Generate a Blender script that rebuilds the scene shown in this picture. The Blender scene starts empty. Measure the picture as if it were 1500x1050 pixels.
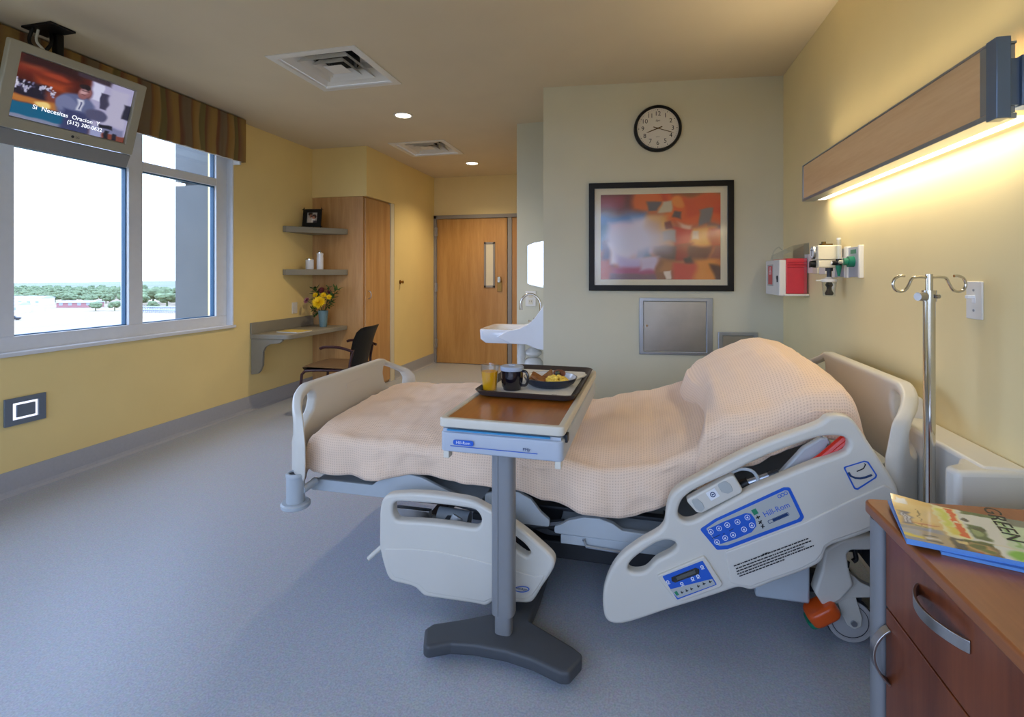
import bpy, bmesh, math, random
from mathutils import Matrix, Vector, noise
random.seed(7)
PI = math.pi
SKY, EXPO = 2.7, 1.32
SC = bpy.context.scene
COL = SC.collection

# ------------------------------------------------------------------ camera geometry (level lens, shifted)
FPX, YAW, EYE, HOR = 745.0, 0.2415, 1.311, 401.8
CY, SY = math.cos(YAW), math.sin(YAW)
def ray(u, v):
    a = (u-750)/FPX; b = (HOR-v)/FPX
    return (-SY+a*CY, CY+a*SY, b)
def at_y(u, v, y):
    r = ray(u, v); t = y/r[1]; return Vector((r[0]*t, y, EYE+r[2]*t))
def at_x(u, v, x):
    r = ray(u, v); t = x/r[0]; return Vector((x, r[1]*t, EYE+r[2]*t))
def at_z(u, v, z):
    r = ray(u, v); t = (z-EYE)/r[2]; return Vector((r[0]*t, r[1]*t, z))

# ------------------------------------------------------------------ materials
def lin(c):
    return tuple((x/12.92 if x <= .04045 else ((x+.055)/1.055)**2.4) for x in c)
def rgb(r, g, b): return lin((r/255, g/255, b/255))
class N:
    def __init__(s, name):
        s.m = bpy.data.materials.new(name); s.m.use_nodes = True
        s.t = s.m.node_tree; s.b = s.t.nodes['Principled BSDF']
    def n(s, kind, **kw):
        x = s.t.nodes.new(kind)
        for k, v in kw.items():
            if k in x.inputs: x.inputs[k].default_value = v
            else: setattr(x, k, v)
        return x
    def l(s, a, ao, b, bi): s.t.links.new(a.outputs[ao], b.inputs[bi])
def mat(name, col, rough=.5, metal=0, var=.04, scale=18, bump=0, bscale=120, spec=.5, coat=0, coords='Object', stretch=None):
    q = N(name); b = q.b
    b.inputs['Roughness'].default_value = rough; b.inputs['Metallic'].default_value = metal
    b.inputs['Specular IOR Level'].default_value = spec
    b.inputs['Coat Weight'].default_value = coat; b.inputs['Coat Roughness'].default_value = .05
    tc = q.n('ShaderNodeTexCoord'); mp = q.n('ShaderNodeMapping')
    if stretch: mp.inputs['Scale'].default_value = stretch
    q.l(tc, coords, mp, 'Vector')
    ns = q.n('ShaderNodeTexNoise', Scale=scale, Detail=3.0); q.l(mp, 'Vector', ns, 'Vector')
    cr = q.n('ShaderNodeValToRGB')
    e = cr.color_ramp.elements
    e[0].position = .3; e[1].position = .7
    e[0].color = (*[max(0, c*(1-var)) for c in col], 1); e[1].color = (*[min(1, c*(1+var)) for c in col], 1)
    q.l(ns, 'Fac', cr, 'Fac'); q.l(cr, 'Color', b, 'Base Color')
    if bump:
        n2 = q.n('ShaderNodeTexNoise', Scale=bscale, Detail=2.0); q.l(mp, 'Vector', n2, 'Vector')
        bp = q.n('ShaderNodeBump', Strength=bump, Distance=.002); q.l(n2, 'Fac', bp, 'Height'); q.l(bp, 'Normal', b, 'Normal')
    return q.m
def wood(name, c1, c2, axis='Z', rough=.4, scale=5, coat=.0):
    q = N(name); b = q.b; b.inputs['Roughness'].default_value = rough
    b.inputs['Coat Weight'].default_value = coat; b.inputs['Coat Roughness'].default_value = .15
    tc = q.n('ShaderNodeTexCoord'); mp = q.n('ShaderNodeMapping')
    s = {'X': (.18, 2.2, 2.2), 'Y': (2.2, .18, 2.2), 'Z': (2.2, 2.2, .18)}[axis]
    mp.inputs['Scale'].default_value = s; q.l(tc, 'Object', mp, 'Vector')
    ns = q.n('ShaderNodeTexNoise', Scale=scale, Detail=6.0, Distortion=.6); q.l(mp, 'Vector', ns, 'Vector')
    n2 = q.n('ShaderNodeTexNoise', Scale=scale*9, Detail=3.0); q.l(mp, 'Vector', n2, 'Vector')
    mx = q.n('ShaderNodeMath', operation='MULTIPLY_ADD'); mx.inputs[1].default_value = .35
    q.l(n2, 'Fac', mx, 0); q.l(ns, 'Fac', mx, 2)
    cr = q.n('ShaderNodeValToRGB'); e = cr.color_ramp.elements
    e[0].position = .5; e[1].position = .85; e[0].color = (*c1, 1); e[1].color = (*c2, 1)
    q.l(mx, 'Value', cr, 'Fac'); q.l(cr, 'Color', b, 'Base Color')
    return q.m
def emit(name, col, s):
    q = N(name); b = q.b
    b.inputs['Base Color'].default_value = (*col, 1); b.inputs['Emission Color'].default_value = (*col, 1)
    b.inputs['Emission Strength'].default_value = s
    return q.m
def glass(name, col=(1, 1, 1), rough=0.0, ior=1.45, alpha_mix=None):
    q = N(name); b = q.b
    b.inputs['Base Color'].default_value = (*col, 1); b.inputs['Transmission Weight'].default_value = 1
    b.inputs['Roughness'].default_value = rough; b.inputs['IOR'].default_value = ior
    if alpha_mix is not None:     # thin sheet: mostly plain see-through with a mirror film
        out = q.t.nodes['Material Output']
        tr = q.n('ShaderNodeBsdfTransparent'); tr.inputs['Color'].default_value = (*col, 1)
        gl = q.n('ShaderNodeBsdfGlossy', Roughness=rough)
        fr = q.n('ShaderNodeLayerWeight', Blend=.5)
        pw_ = q.n('ShaderNodeMath', operation='POWER'); pw_.inputs[1].default_value = 5; q.l(fr, 'Facing', pw_, 0)
        m1 = q.n('ShaderNodeMath', operation='MULTIPLY_ADD'); m1.inputs[1].default_value = .9*alpha_mix; m1.inputs[2].default_value = .045*alpha_mix; q.l(pw_, 'Value', m1, 0)
        mx = q.n('ShaderNodeMixShader'); q.l(m1, 'Value', mx, 'Fac'); q.l(tr, 'BSDF', mx, 1); q.l(gl, 'BSDF', mx, 2)
        q.l(mx, 'Shader', out, 'Surface')
    return q.m
def attr_mat(name, emis=0, rough=.5, coat=0):
    q = N(name); a = q.n('ShaderNodeAttribute', attribute_name='Col')
    b = q.b; b.inputs['Roughness'].default_value = rough; b.inputs['Coat Weight'].default_value = coat
    b.inputs['Coat Roughness'].default_value = .06
    if emis:
        b.inputs['Base Color'].default_value = (0.01, 0.01, 0.01, 1)
        q.l(a, 'Color', b, 'Emission Color'); b.inputs['Emission Strength'].default_value = emis
    else: q.l(a, 'Color', b, 'Base Color')
    return q.m

M = {}
M['wall_yellow'] = mat('paint_yellow', rgb(238, 215, 150), .6, var=.02, scale=3, bump=.06, bscale=260)
M['wall_cream'] = mat('paint_cream', rgb(234, 216, 164), .6, var=.02, scale=3, bump=.06, bscale=260)
M['wall_green'] = mat('paint_sage', rgb(208, 206, 186), .6, var=.02, scale=3, bump=.06, bscale=260)
M['ceiling'] = mat('paint_ceiling', rgb(214, 200, 172), .8, var=.02, scale=3)
M['white_trim'] = mat('white_frame', rgb(222, 226, 232), .4, var=.02)
M['base_vinyl'] = mat('vinyl_base', rgb(170, 172, 180), .45, var=.03, scale=60)
M['wood_maple'] = wood('maple_veneer', rgb(182, 136, 84), rgb(202, 158, 106), 'Z', .4)
M['wood_door'] = wood('door_veneer', rgb(174, 126, 66), rgb(196, 150, 88), 'Z', .38)
M['wood_light'] = wood('light_maple', rgb(222, 180, 130), rgb(236, 200, 152), 'Y', .45)
M['wood_cherry'] = wood('cherry', rgb(104, 50, 26), rgb(134, 70, 38), 'Z', .35, coat=.2)
M['wood_cherry_top'] = wood('cherry_top', rgb(136, 76, 38), rgb(160, 96, 52), 'Y', .35, coat=.2)
M['wood_oak'] = wood('oak_laminate', rgb(150, 84, 22), rgb(182, 110, 36), 'Y', .3, scale=4, coat=.3)
M['grey_lam'] = mat('grey_laminate', rgb(138, 134, 122), .5, var=.02)
M['grey_frame'] = mat('grey_enamel', rgb(142, 138, 136), .4, var=.02)
M['steel'] = mat('brushed_steel', rgb(176, 174, 172), .32, 1, var=.05, scale=8, stretch=(1, 1, 60))
M['steel_dull'] = mat('zinc_sheet', rgb(176, 174, 170), .36, .9, var=.08, scale=6)
M['chrome'] = mat('chrome', rgb(205, 200, 190), .12, 1, var=.02)
M['alu'] = mat('aluminium', rgb(170, 176, 186), .35, .85, var=.03)
M['blue_alu'] = mat('end_cap_metal', rgb(112, 128, 150), .4, .5, var=.03)
M['brass'] = mat('brass', rgb(150, 112, 60), .3, 1)
M['bed_white'] = mat('bed_plastic', rgb(212, 208, 198), .38, var=.012, scale=8)
M['bed_grey'] = mat('bed_grey_plastic', rgb(176, 184, 190), .42, var=.02)
M['bed_step'] = mat('bed_plastic_step', rgb(211, 207, 198), .38, var=.012, scale=8)
M['label_grey'] = mat('label_grey', rgb(178, 182, 180), .45, var=.01)
M['blue_label'] = mat('label_blue', rgb(34, 92, 196), .4, var=.02)
M['blue_dark'] = mat('label_navy', rgb(28, 58, 104), .4, var=.02)
M['white_ink'] = mat('ink_white', rgb(235, 238, 242), .5, var=.01)
M['ink'] = mat('ink_black', rgb(24, 24, 28), .5, var=.01)
M['green_ink'] = mat('ink_green', rgb(36, 130, 96), .5, var=.02)
M['black'] = mat('black_plastic', rgb(13, 12, 13), .45, var=.05, spec=.3)
M['black_gloss'] = mat('black_gloss', rgb(18, 16, 20), .12, var=.02, coat=.6)
M['dark_metal'] = mat('dark_steel', rgb(52, 54, 58), .45, .4)
M['rubber'] = mat('rubber', rgb(34, 36, 44), .7)
M['wheel'] = mat('wheel_grey', rgb(176, 174, 174), .5, var=.02)
M['orange'] = mat('pedal_orange', rgb(214, 84, 24), .35, var=.04)
M['red_cord'] = mat('red_vinyl', rgb(212, 44, 26), .35, var=.06)
M['red_bin'] = mat('red_bin', rgb(204, 52, 66), .35, var=.05)
M['clear'] = glass('clear_plastic', (.93, .95, .96), .03, alpha_mix=1.1)
M['pane'] = glass('window_pane', (.97, .99, .985), .0, alpha_mix=.9)
M['tumbler'] = glass('tumbler_glass', (.95, .96, .97), .02, alpha_mix=1.3)
M['juice'] = mat('orange_juice', rgb(246, 176, 12), .3, var=.03)
M['white_gloss'] = mat('porcelain', rgb(228, 232, 240), .15, var=.01, coat=.5)
M['white_pl'] = mat('white_plastic', rgb(226, 224, 218), .4, var=.015)
M['cream_pl'] = mat('cream_plastic', rgb(222, 214, 190), .4, var=.015)
M['tv_shell'] = mat('tv_shell', rgb(168, 164, 146), .4, var=.015)
M['tv_low'] = mat('tv_speaker', rgb(140, 142, 144), .5, var=.02)
M['green_pl'] = mat('green_plastic', rgb(20, 120, 92), .35, var=.03)
M['table_white'] = mat('table_trim', rgb(214, 208, 194), .4, var=.012)
M['table_grey'] = mat('table_apron', rgb(178, 186, 198), .42, var=.012)
M['post_grey'] = mat('post_enamel', rgb(138, 140, 143), .4, .2, var=.015)
M['base_grey'] = mat('base_charcoal', rgb(68, 72, 78), .5, var=.03)
M['tray'] = mat('tray_brown', rgb(58, 50, 48), .5, var=.06, scale=60)
M['paper'] = mat('paper', rgb(232, 232, 228), .7, var=.01)
M['toast'] = mat('toast', rgb(150, 96, 46), .8, var=.3, scale=60, bump=.5)
M['egg'] = mat('scrambled_egg', rgb(246, 206, 84), .5, var=.15, scale=70, bump=.5)
M['sausage'] = mat('sausage', rgb(122, 70, 44), .45, var=.2, scale=60)
M['bowl_out'] = mat('plate_outside', rgb(40, 46, 60), .3, var=.03)
M['seat_brown'] = mat('seat_fabric', rgb(96, 70, 36), .85, var=.12, scale=90, bump=.3)
M['chair_red'] = mat('chair_frame', rgb(58, 22, 22), .35, var=.05)
M['vase'] = mat('vase_glaze', rgb(112, 142, 150), .35, var=.05)
M['leaf'] = mat('leaf_green', rgb(52, 84, 30), .55, var=.3, scale=30)
M['yellow_petal'] = mat('petal_yellow', rgb(246, 212, 20), .6, var=.1, scale=50)
M['dark_petal'] = mat('petal_maroon', rgb(84, 18, 34), .6, var=.15, scale=50)
M['pink_petal'] = mat('petal_pink', rgb(170, 110, 130), .6, var=.15, scale=50)
M['mug'] = mat('mug_black', rgb(20, 16, 26), .12, var=.02, coat=.7)
M['lid'] = mat('lid_translucent', rgb(176, 190, 212), .35, var=.03)
M['concrete'] = mat('concrete', rgb(92, 96, 98), .9, var=.06, scale=3, bump=.3, bscale=40)
M['tree'] = mat('foliage', rgb(100, 116, 84), .9, var=.35, scale=.5, bump=1, bscale=1.2)
M['tree_far'] = mat('foliage_far', rgb(136, 176, 140), .9, var=.25, scale=.2)
M['duct'] = mat('duct_dark', rgb(14, 14, 14), .9)
M['mirror'] = mat('mirror', rgb(235, 240, 242), .02, 1, var=0)
M['lamp'] = emit('lamp_glow', (1.0, .86, .62), 5)
M['tube'] = emit('tube_glow', (1.0, .90, .68), 1.2)
M['night'] = emit('night_glow', (.85, .88, 1.0), .4)
M['magblue'] = mat('magazine_pages', rgb(96, 146, 212), .4, var=.05)

def floor_mat():
    q = N('vinyl_floor'); b = q.b; b.inputs['Roughness'].default_value = .38
    tc = q.n('ShaderNodeTexCoord')
    v = q.n('ShaderNodeTexVoronoi', Scale=90.0); q.l(tc, 'Object', v, 'Vector')
    n = q.n('ShaderNodeTexNoise', Scale=160.0, Detail=2.0); q.l(tc, 'Object', n, 'Vector')
    cr = q.n('ShaderNodeValToRGB'); e = cr.color_ramp.elements
    e[0].position = .35; e[1].position = .68
    e[0].color = (*rgb(154, 162, 177), 1); e[1].color = (*rgb(177, 185, 198), 1)
    q.l(n, 'Fac', cr, 'Fac')
    mx = q.n('ShaderNodeMixRGB', blend_type='MIX'); mx.inputs['Fac'].default_value = .05
    q.l(cr, 'Color', mx, 'Color1'); q.l(v, 'Color', mx, 'Color2'); q.l(mx, 'Color', b, 'Base Color')
    return q.m
M['floor'] = floor_mat()
def blanket_mat():
    q = N('waffle_weave'); b = q.b; b.inputs['Roughness'].default_value = .95
    b.inputs['Sheen Weight'].default_value = .25; b.inputs['Specular IOR Level'].default_value = .15
    uv = q.n('ShaderNodeUVMap'); sp = q.n('ShaderNodeSeparateXYZ'); q.l(uv, 'UV', sp, 'Vector')
    s = []
    for i in (0, 1):
        m = q.n('ShaderNodeMath', operation='MULTIPLY'); m.inputs[1].default_value = 2*PI/.0105; q.l(sp, i, m, 0)
        w = q.n('ShaderNodeMath', operation='SINE'); q.l(m, 'Value', w, 0); s.append(w)
    mn = q.n('ShaderNodeMath', operation='MAXIMUM'); q.l(s[0], 'Value', mn, 0); q.l(s[1], 'Value', mn, 1)
    n = q.n('ShaderNodeTexNoise', Scale=7.0, Detail=3.0); tc = q.n('ShaderNodeTexCoord'); q.l(tc, 'Object', n, 'Vector')
    cr = q.n('ShaderNodeValToRGB'); e = cr.color_ramp.elements
    e[0].position = .0; e[1].position = .75; e[0].color = (*rgb(218, 188, 162), 1); e[1].color = (*rgb(242, 214, 189), 1)  # hollows of the weave have slight shade put into the colour
    a = q.n('ShaderNodeMath', operation='MULTIPLY_ADD'); a.inputs[1].default_value = .5; a.inputs[2].default_value = .5
    q.l(mn, 'Value', a, 0); q.l(a, 'Value', cr, 'Fac'); q.l(cr, 'Color', b, 'Base Color')
    bp = q.n('ShaderNodeBump', Strength=.3, Distance=.002); q.l(mn, 'Value', bp, 'Height'); q.l(bp, 'Normal', b, 'Normal')
    return q.m
M['blanket'] = blanket_mat()
def valance_mat():
    q = N('striped_fabric'); b = q.b; b.inputs['Roughness'].default_value = .85
    tc = q.n('ShaderNodeTexCoord'); mp = q.n('ShaderNodeMapping'); q.l(tc, 'Object', mp, 'Vector')
    sp = q.n('ShaderNodeSeparateXYZ'); q.l(mp, 'Vector', sp, 'Vector')
    def M_(op, a, k, c=0):
        m = q.n('ShaderNodeMath', operation=op); m.inputs[1].default_value = k
        if op == 'MULTIPLY_ADD': m.inputs[2].default_value = c
        q.l(a, 0 if 'Value' in a.outputs else 0, m, 0); return m
    z = q.n('ShaderNodeMath', operation='MULTIPLY'); z.inputs[1].default_value = 11.0; q.l(sp, 'Z', z, 0)
    yk = q.n('ShaderNodeMath', operation='MULTIPLY'); yk.inputs[1].default_value = 9.0; q.l(sp, 'Y', yk, 0)
    ad = q.n('ShaderNodeMath', operation='ADD'); q.l(z, 'Value', ad, 0); q.l(yk, 'Value', ad, 1)
    sn = q.n('ShaderNodeMath', operation='SINE'); q.l(ad, 'Value', sn, 0)
    of = q.n('ShaderNodeMath', operation='MULTIPLY_ADD'); of.inputs[1].default_value = .011; q.l(sn, 'Value', of, 0); q.l(sp, 'Y', of, 2)
    fr = q.n('ShaderNodeMath', operation='MULTIPLY'); fr.inputs[1].default_value = 1/.36; q.l(of, 'Value', fr, 0)
    f2 = q.n('ShaderNodeMath', operation='FRACT'); q.l(fr, 'Value', f2, 0)
    cr = q.n('ShaderNodeValToRGB'); cr.color_ramp.interpolation = 'LINEAR'
    st = [(0, (150, 120, 66)), (.13, (150, 120, 66)), (.16, (118, 78, 52)), (.20, (112, 72, 48)), (.27, (116, 98, 76)), (.44, (122, 104, 80)), (.47, (122, 86, 56)),
          (.53, (146, 110, 56)), (.66, (158, 130, 78)), (.70, (108, 96, 56)), (.80, (116, 104, 60)), (.84, (116, 74, 50)), (.9, (128, 96, 60)), (1, (150, 120, 66))]
    e = cr.color_ramp.elements
    e[0].position = 0; e[0].color = (*rgb(*st[0][1]), 1); e[1].position = 1; e[1].color = (*rgb(*st[-1][1]), 1)
    for p, c in st[1:-1]:
        x = e.new(p); x.color = (*rgb(*c), 1)
    q.l(f2, 'Value', cr, 'Fac'); q.l(cr, 'Color', b, 'Base Color')
    return q.m
M['valance'] = valance_mat()
def ground_mat():
    q = N('field'); b = q.b; b.inputs['Roughness'].default_value = 1
    tc = q.n('ShaderNodeTexCoord'); n = q.n('ShaderNodeTexNoise', Scale=.02, Detail=5.0); q.l(tc, 'Object', n, 'Vector')
    cr = q.n('ShaderNodeValToRGB'); e = cr.color_ramp.elements
    e[0].position = .42; e[1].position = .58; e[0].color = (*rgb(142, 128, 108), 1); e[1].color = (*rgb(152, 138, 116), 1)
    q.l(n, 'Fac', cr, 'Fac'); q.l(cr, 'Color', b, 'Base Color'); return q.m
M['field'] = ground_mat()
M['grass'] = mat('lawn', rgb(112, 120, 78), 1, var=.2, scale=.2)
M['haze_land'] = mat('distant_land', rgb(104, 112, 104), 1, var=.15, scale=.01)

# ------------------------------------------------------------------ mesh builder
class MB:
    def __init__(s, mx=None):
        s.v = []; s.f = []; s.mi = []; s.k = 0; s.mx = mx; s.uv = {}
    def add(s, vs, fs):
        b = len(s.v)
        for p in vs:
            p = Vector(p); s.v.append(s.mx @ p if s.mx else p)
        for f in fs:
            s.f.append(tuple(b+i for i in f)); s.mi.append(s.k)
        return b
    def box(s, x0, y0, z0, x1, y1, z1):
        if x0 > x1: x0, x1 = x1, x0
        if y0 > y1: y0, y1 = y1, y0
        if z0 > z1: z0, z1 = z1, z0
        s.add([(x0, y0, z0), (x1, y0, z0), (x1, y1, z0), (x0, y1, z0), (x0, y0, z1), (x1, y0, z1), (x1, y1, z1), (x0, y1, z1)],
              [(0, 3, 2, 1), (4, 5, 6, 7), (0, 1, 5, 4), (1, 2, 6, 5), (2, 3, 7, 6), (3, 0, 4, 7)]); return s
    def ring(s, p, a, b, r, n, rb=None):
        return [Vector(p)+a*(r*math.cos(2*PI*i/n))+b*((rb if rb is not None else r)*math.sin(2*PI*i/n)) for i in range(n)]
    def loft(s, rings, closed_ring=True, cap=True):
        n = len(rings[0]); vs = [p for r in rings for p in r]; fs = []
        for i in range(len(rings)-1):
            for j in range(n if closed_ring else n-1):
                k = (j+1) % n
                fs.append((i*n+j, i*n+k, (i+1)*n+k, (i+1)*n+j))
        if cap and closed_ring:
            fs.append(tuple(range(n-1, -1, -1))); fs.append(tuple((len(rings)-1)*n+i for i in range(n)))
        s.add(vs, fs); return s
    def cyl(s, p0, p1, r0, r1=None, n=20, cap=True):
        p0 = Vector(p0); p1 = Vector(p1); d = (p1-p0).normalized()
        a = d.orthogonal().normalized(); b = d.cross(a)
        return s.loft([s.ring(p0, a, b, r0, n), s.ring(p1, a, b, r0 if r1 is None else r1, n)], True, cap)
    def tube(s, pts, r, n=10, cap=True, flat=1.0, up=None):
        pts = [Vector(p) for p in pts]; rings = []; a = None
        for i, p in enumerate(pts):
            d = (pts[min(i+1, len(pts)-1)]-pts[max(i-1, 0)]).normalized()
            if a is None:
                a = (Vector(up) if up else d.orthogonal()); a = (a-d*a.dot(d)).normalized()
            else: a = (a-d*a.dot(d)).normalized()
            rr = r[i] if isinstance(r, (list, tuple)) else r
            rings.append(s.ring(p, a, d.cross(a), rr, n, rr*flat))
        return s.loft(rings, True, cap)
    def lathe(s, prof, c=(0, 0, 0), n=28, ax=(0, 0, 1), sx=1, sy=1, cap=True):
        if len(prof) > 3 and abs(prof[0][0]-prof[-1][0]) < 1e-6: cap = False; prof = list(prof)+[prof[0]]
        ax = Vector(ax); a = ax.orthogonal().normalized() if abs(ax.z) < .99 else Vector((1, 0, 0)); b = ax.cross(a)
        rings = [[Vector(c)+ax*z+a*(r*sx*math.cos(2*PI*i/n))+b*(r*sy*math.sin(2*PI*i/n)) for i in range(n)] for r, z in prof]
        return s.loft(rings, True, cap)
    def ball(s, c, r, nu=14, nv=9, rad=(1, 1, 1), jit=0, rnd=None):
        c = Vector(c); vs = [c+Vector((0, 0, -r*rad[2]))]; fs = []
        for j in range(1, nv):
            t = -PI/2+PI*j/nv
            for i in range(nu):
                p = 2*PI*i/nu; k = 1+(rnd.uniform(-jit, jit) if rnd else 0)
                vs.append(c+Vector((r*k*rad[0]*math.cos(t)*math.cos(p), r*k*rad[1]*math.cos(t)*math.sin(p), r*k*rad[2]*math.sin(t))))
        vs.append(c+Vector((0, 0, r*rad[2])))
        for i in range(nu): fs.append((0, 1+(i+1) % nu, 1+i))
        for j in range(nv-2):
            for i in range(nu):
                a = 1+j*nu+i; b = 1+j*nu+(i+1) % nu; fs.append((a, b, b+nu, a+nu))
        e = len(vs)-1
        for i in range(nu): fs.append((e, 1+(nv-2)*nu+i, 1+(nv-2)*nu+(i+1) % nu))
        s.add(vs, fs); return s
    def prism(s, poly, z0, z1):
        n = len(poly)
        area = sum(poly[i][0]*poly[(i+1) % n][1]-poly[(i+1) % n][0]*poly[i][1] for i in range(n))
        if area < 0: poly = poly[::-1]
        s.add([(x, y, z0) for x, y in poly]+[(x, y, z1) for x, y in poly],
              [tuple(range(n-1, -1, -1)), tuple(range(n, 2*n))]+[(i, (i+1) % n, n+(i+1) % n, n+i) for i in range(n)]); return s
    def mesh(s, me, mx=None):
        s.add([(mx @ v.co if mx else v.co) for v in me.vertices], [tuple(p.vertices) for p in me.polygons]); return s
    def curve(s, splines, ext, bev, zc=0, res=3):
        c = bpy.data.curves.new('c', 'CURVE'); c.dimensions = '2D'; c.fill_mode = 'BOTH'
        c.extrude = ext; c.bevel_depth = bev; c.bevel_resolution = res
        for pts in splines:
            if bev: pts = inset_left(pts, bev)
            sp = c.splines.new('POLY'); sp.points.add(len(pts)-1); sp.use_cyclic_u = True
            for q, p in zip(sp.points, pts): q.co = (p[0], p[1], 0, 1)
        o = bpy.data.objects.new('c', c); me = bpy.data.meshes.new_from_object(o)
        s.mesh(me, Matrix.Translation((0, 0, zc)))
        bpy.data.objects.remove(o); bpy.data.curves.remove(c); bpy.data.meshes.remove(me); return s
    def text(s, txt, size, x=0, y=0, z=0, rot=0, align='CENTER', ext=.0004, sx=1, shear=0):
        c = bpy.data.curves.new('t', 'FONT'); c.body = txt; c.size = size; c.align_x = align; c.align_y = 'CENTER'; c.extrude = ext; c.shear = shear
        c.resolution_u = 3
        o = bpy.data.objects.new('t', c); me = bpy.data.meshes.new_from_object(o)
        s.mesh(me, Matrix.Translation((x, y, z)) @ Matrix.Rotation(rot, 4, 'Z') @ Matrix.Diagonal((sx, 1, 1, 1)))
        bpy.data.objects.remove(o); bpy.data.curves.remove(c); bpy.data.meshes.remove(me); return s

def inset_left(pts, d):
    n = len(pts); out = []
    for i in range(n):
        a = Vector(pts[i][:2])-Vector(pts[i-1][:2]); b = Vector(pts[(i+1) % n][:2])-Vector(pts[i][:2])
        if a.length < 1e-7: a = b
        if b.length < 1e-7: b = a
        a = a.normalized(); b = b.normalized(); na = Vector((-a.y, a.x)); nb = Vector((-b.y, b.x)); m = na+nb
        m = m.normalized() if m.length > 1e-4 else na
        k = d/max(.5, m.dot(na)); out.append((pts[i][0]+m.x*k, pts[i][1]+m.y*k))
    return out
def fillet(pts, r=.02, n=5):
    out = []; L = len(pts)
    for i, p in enumerate(pts):
        rr = p[2] if len(p) > 2 else r
        p = Vector(p[:2]); a = Vector(pts[i-1][:2])-p; b = Vector(pts[(i+1) % L][:2])-p
        la, lb = a.length, b.length
        if la < 1e-6 or lb < 1e-6 or rr <= 0: out.append((p.x, p.y)); continue
        a /= la; b /= lb; ang = math.acos(max(-1, min(1, a.dot(b))))
        if ang > 3.05: out.append((p.x, p.y)); continue
        d = min(rr/math.tan(ang/2), la*.49, lb*.49)
        p0 = p+a*d; p2 = p+b*d
        for k in range(n+1):
            t = k/n; q = p0*(1-t)**2+p*2*t*(1-t)+p2*t*t; out.append((q.x, q.y))
    return out
def smooth(pts, n=4):
    out = []; L = len(pts); P = [Vector(p) for p in pts]
    for i in range(L):
        a, b, c, d = P[i-1], P[i], P[(i+1) % L], P[(i+2) % L]
        for k in range(n):
            t = k/n
            q = .5*((2*b)+(c-a)*t+(2*a-5*b+4*c-d)*t*t+(3*b-a-3*c+d)*t**3); out.append((q.x, q.y))
    return out
def spl(pts, n=6):
    P = [Vector(p) for p in pts]; P = [P[0]*2-P[1]]+P+[P[-1]*2-P[-2]]; out = []
    for i in range(1, len(P)-2):
        a, b, c, d = P[i-1:i+3]
        for k in range(n):
            t = k/n; out.append(.5*((2*b)+(c-a)*t+(2*a-5*b+4*c-d)*t*t+(3*b-a-3*c+d)*t**3))
    out.append(P[-2]); return out
def rrect(x0, y0, x1, y1, r, n=5): return fillet([(x0, y0), (x1, y0), (x1, y1), (x0, y1)], r, n)
def lerp_tab(tab, x):
    if x <= tab[0][0]: return tab[0][1]
    for (a, b), (c, d) in zip(tab, tab[1:]):
        if x <= c:
            t = (x-a)/(c-a); t = t*t*(3-2*t)*.5+t*.5; return b+(d-b)*t
    return tab[-1][1]

# ------------------------------------------------------------------ object helpers
WM = {}
def _mesh(name, mb, mats, inv, bevel, seg, flat):
    me = bpy.data.meshes.new(name)
    me.from_pydata([(inv @ p if inv else p) for p in mb.v], [], mb.f)
    if not isinstance(mats, (list, tuple)): mats = [mats]
    for m in mats: me.materials.append(m)
    me.polygons.foreach_set('material_index', mb.mi)
    me.update()
    o = bpy.data.objects.new(name, me); COL.objects.link(o)
    if not flat:
        me.polygons.foreach_set('use_smooth', [True]*len(me.polygons)); me.set_sharp_from_angle(angle=math.radians(38))
    if bevel:
        b = o.modifiers.new('b', 'BEVEL'); b.width = bevel; b.segments = seg; b.limit_method = 'ANGLE'; b.angle_limit = math.radians(40); b.harden_normals = False
    return o
def tag(o, label, cat, group=None, kind=None):
    o['label'] = label; o['category'] = cat
    if group: o['group'] = group
    if kind: o['kind'] = kind
    return o
def thing(name, label, cat, loc, rz=0, group=None):
    o = bpy.data.objects.new(name, None); COL.objects.link(o); o.empty_display_size = .05
    o.location = loc; o.rotation_euler = (0, 0, rz); tag(o, label, cat, group)
    WM[o.name] = Matrix.Translation(Vector(loc)) @ Matrix.Rotation(rz, 4, 'Z')
    return o
def part(name, mb, mats, parent, bevel=0, seg=2, label=None, local=False, flat=False):
    w = WM[parent.name]
    o = _mesh(name, mb, mats, None if local else w.inverted(), bevel, seg, flat)
    o.parent = parent; WM[o.name] = w
    if label: o['label'] = label
    return o
def solo(name, mb, mats, label, cat, group=None, bevel=0, seg=2, loc=None, flat=False, kind=None):
    if loc is None:
        xs = [p.x for p in mb.v]; ys = [p.y for p in mb.v]; zs = [p.z for p in mb.v]
        loc = ((min(xs)+max(xs))/2, (min(ys)+max(ys))/2, min(zs))
    w = Matrix.Translation(Vector(loc))
    o = _mesh(name, mb, mats, w.inverted(), bevel, seg, flat); o.location = loc; WM[o.name] = w
    return tag(o, label, cat, group, kind)
def struct(name, mb, mats, bevel=0, flat=True):
    o = _mesh(name, mb, mats, None, bevel, 2, flat); o['kind'] = 'structure'; WM[o.name] = Matrix.Identity(4); return o
def dup(root, loc, rz=None, label=None, group=None):
    r = root.copy(); COL.objects.link(r); r.location = loc
    if rz is not None: r.rotation_euler = (0, 0, rz)
    if label: r['label'] = label
    if group: r['group'] = group
    for ch in list(root.children):
        c = ch.copy(); COL.objects.link(c); c.parent = r
        for g in list(ch.children):
            d = g.copy(); COL.objects.link(d); d.parent = c
    return r
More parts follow.
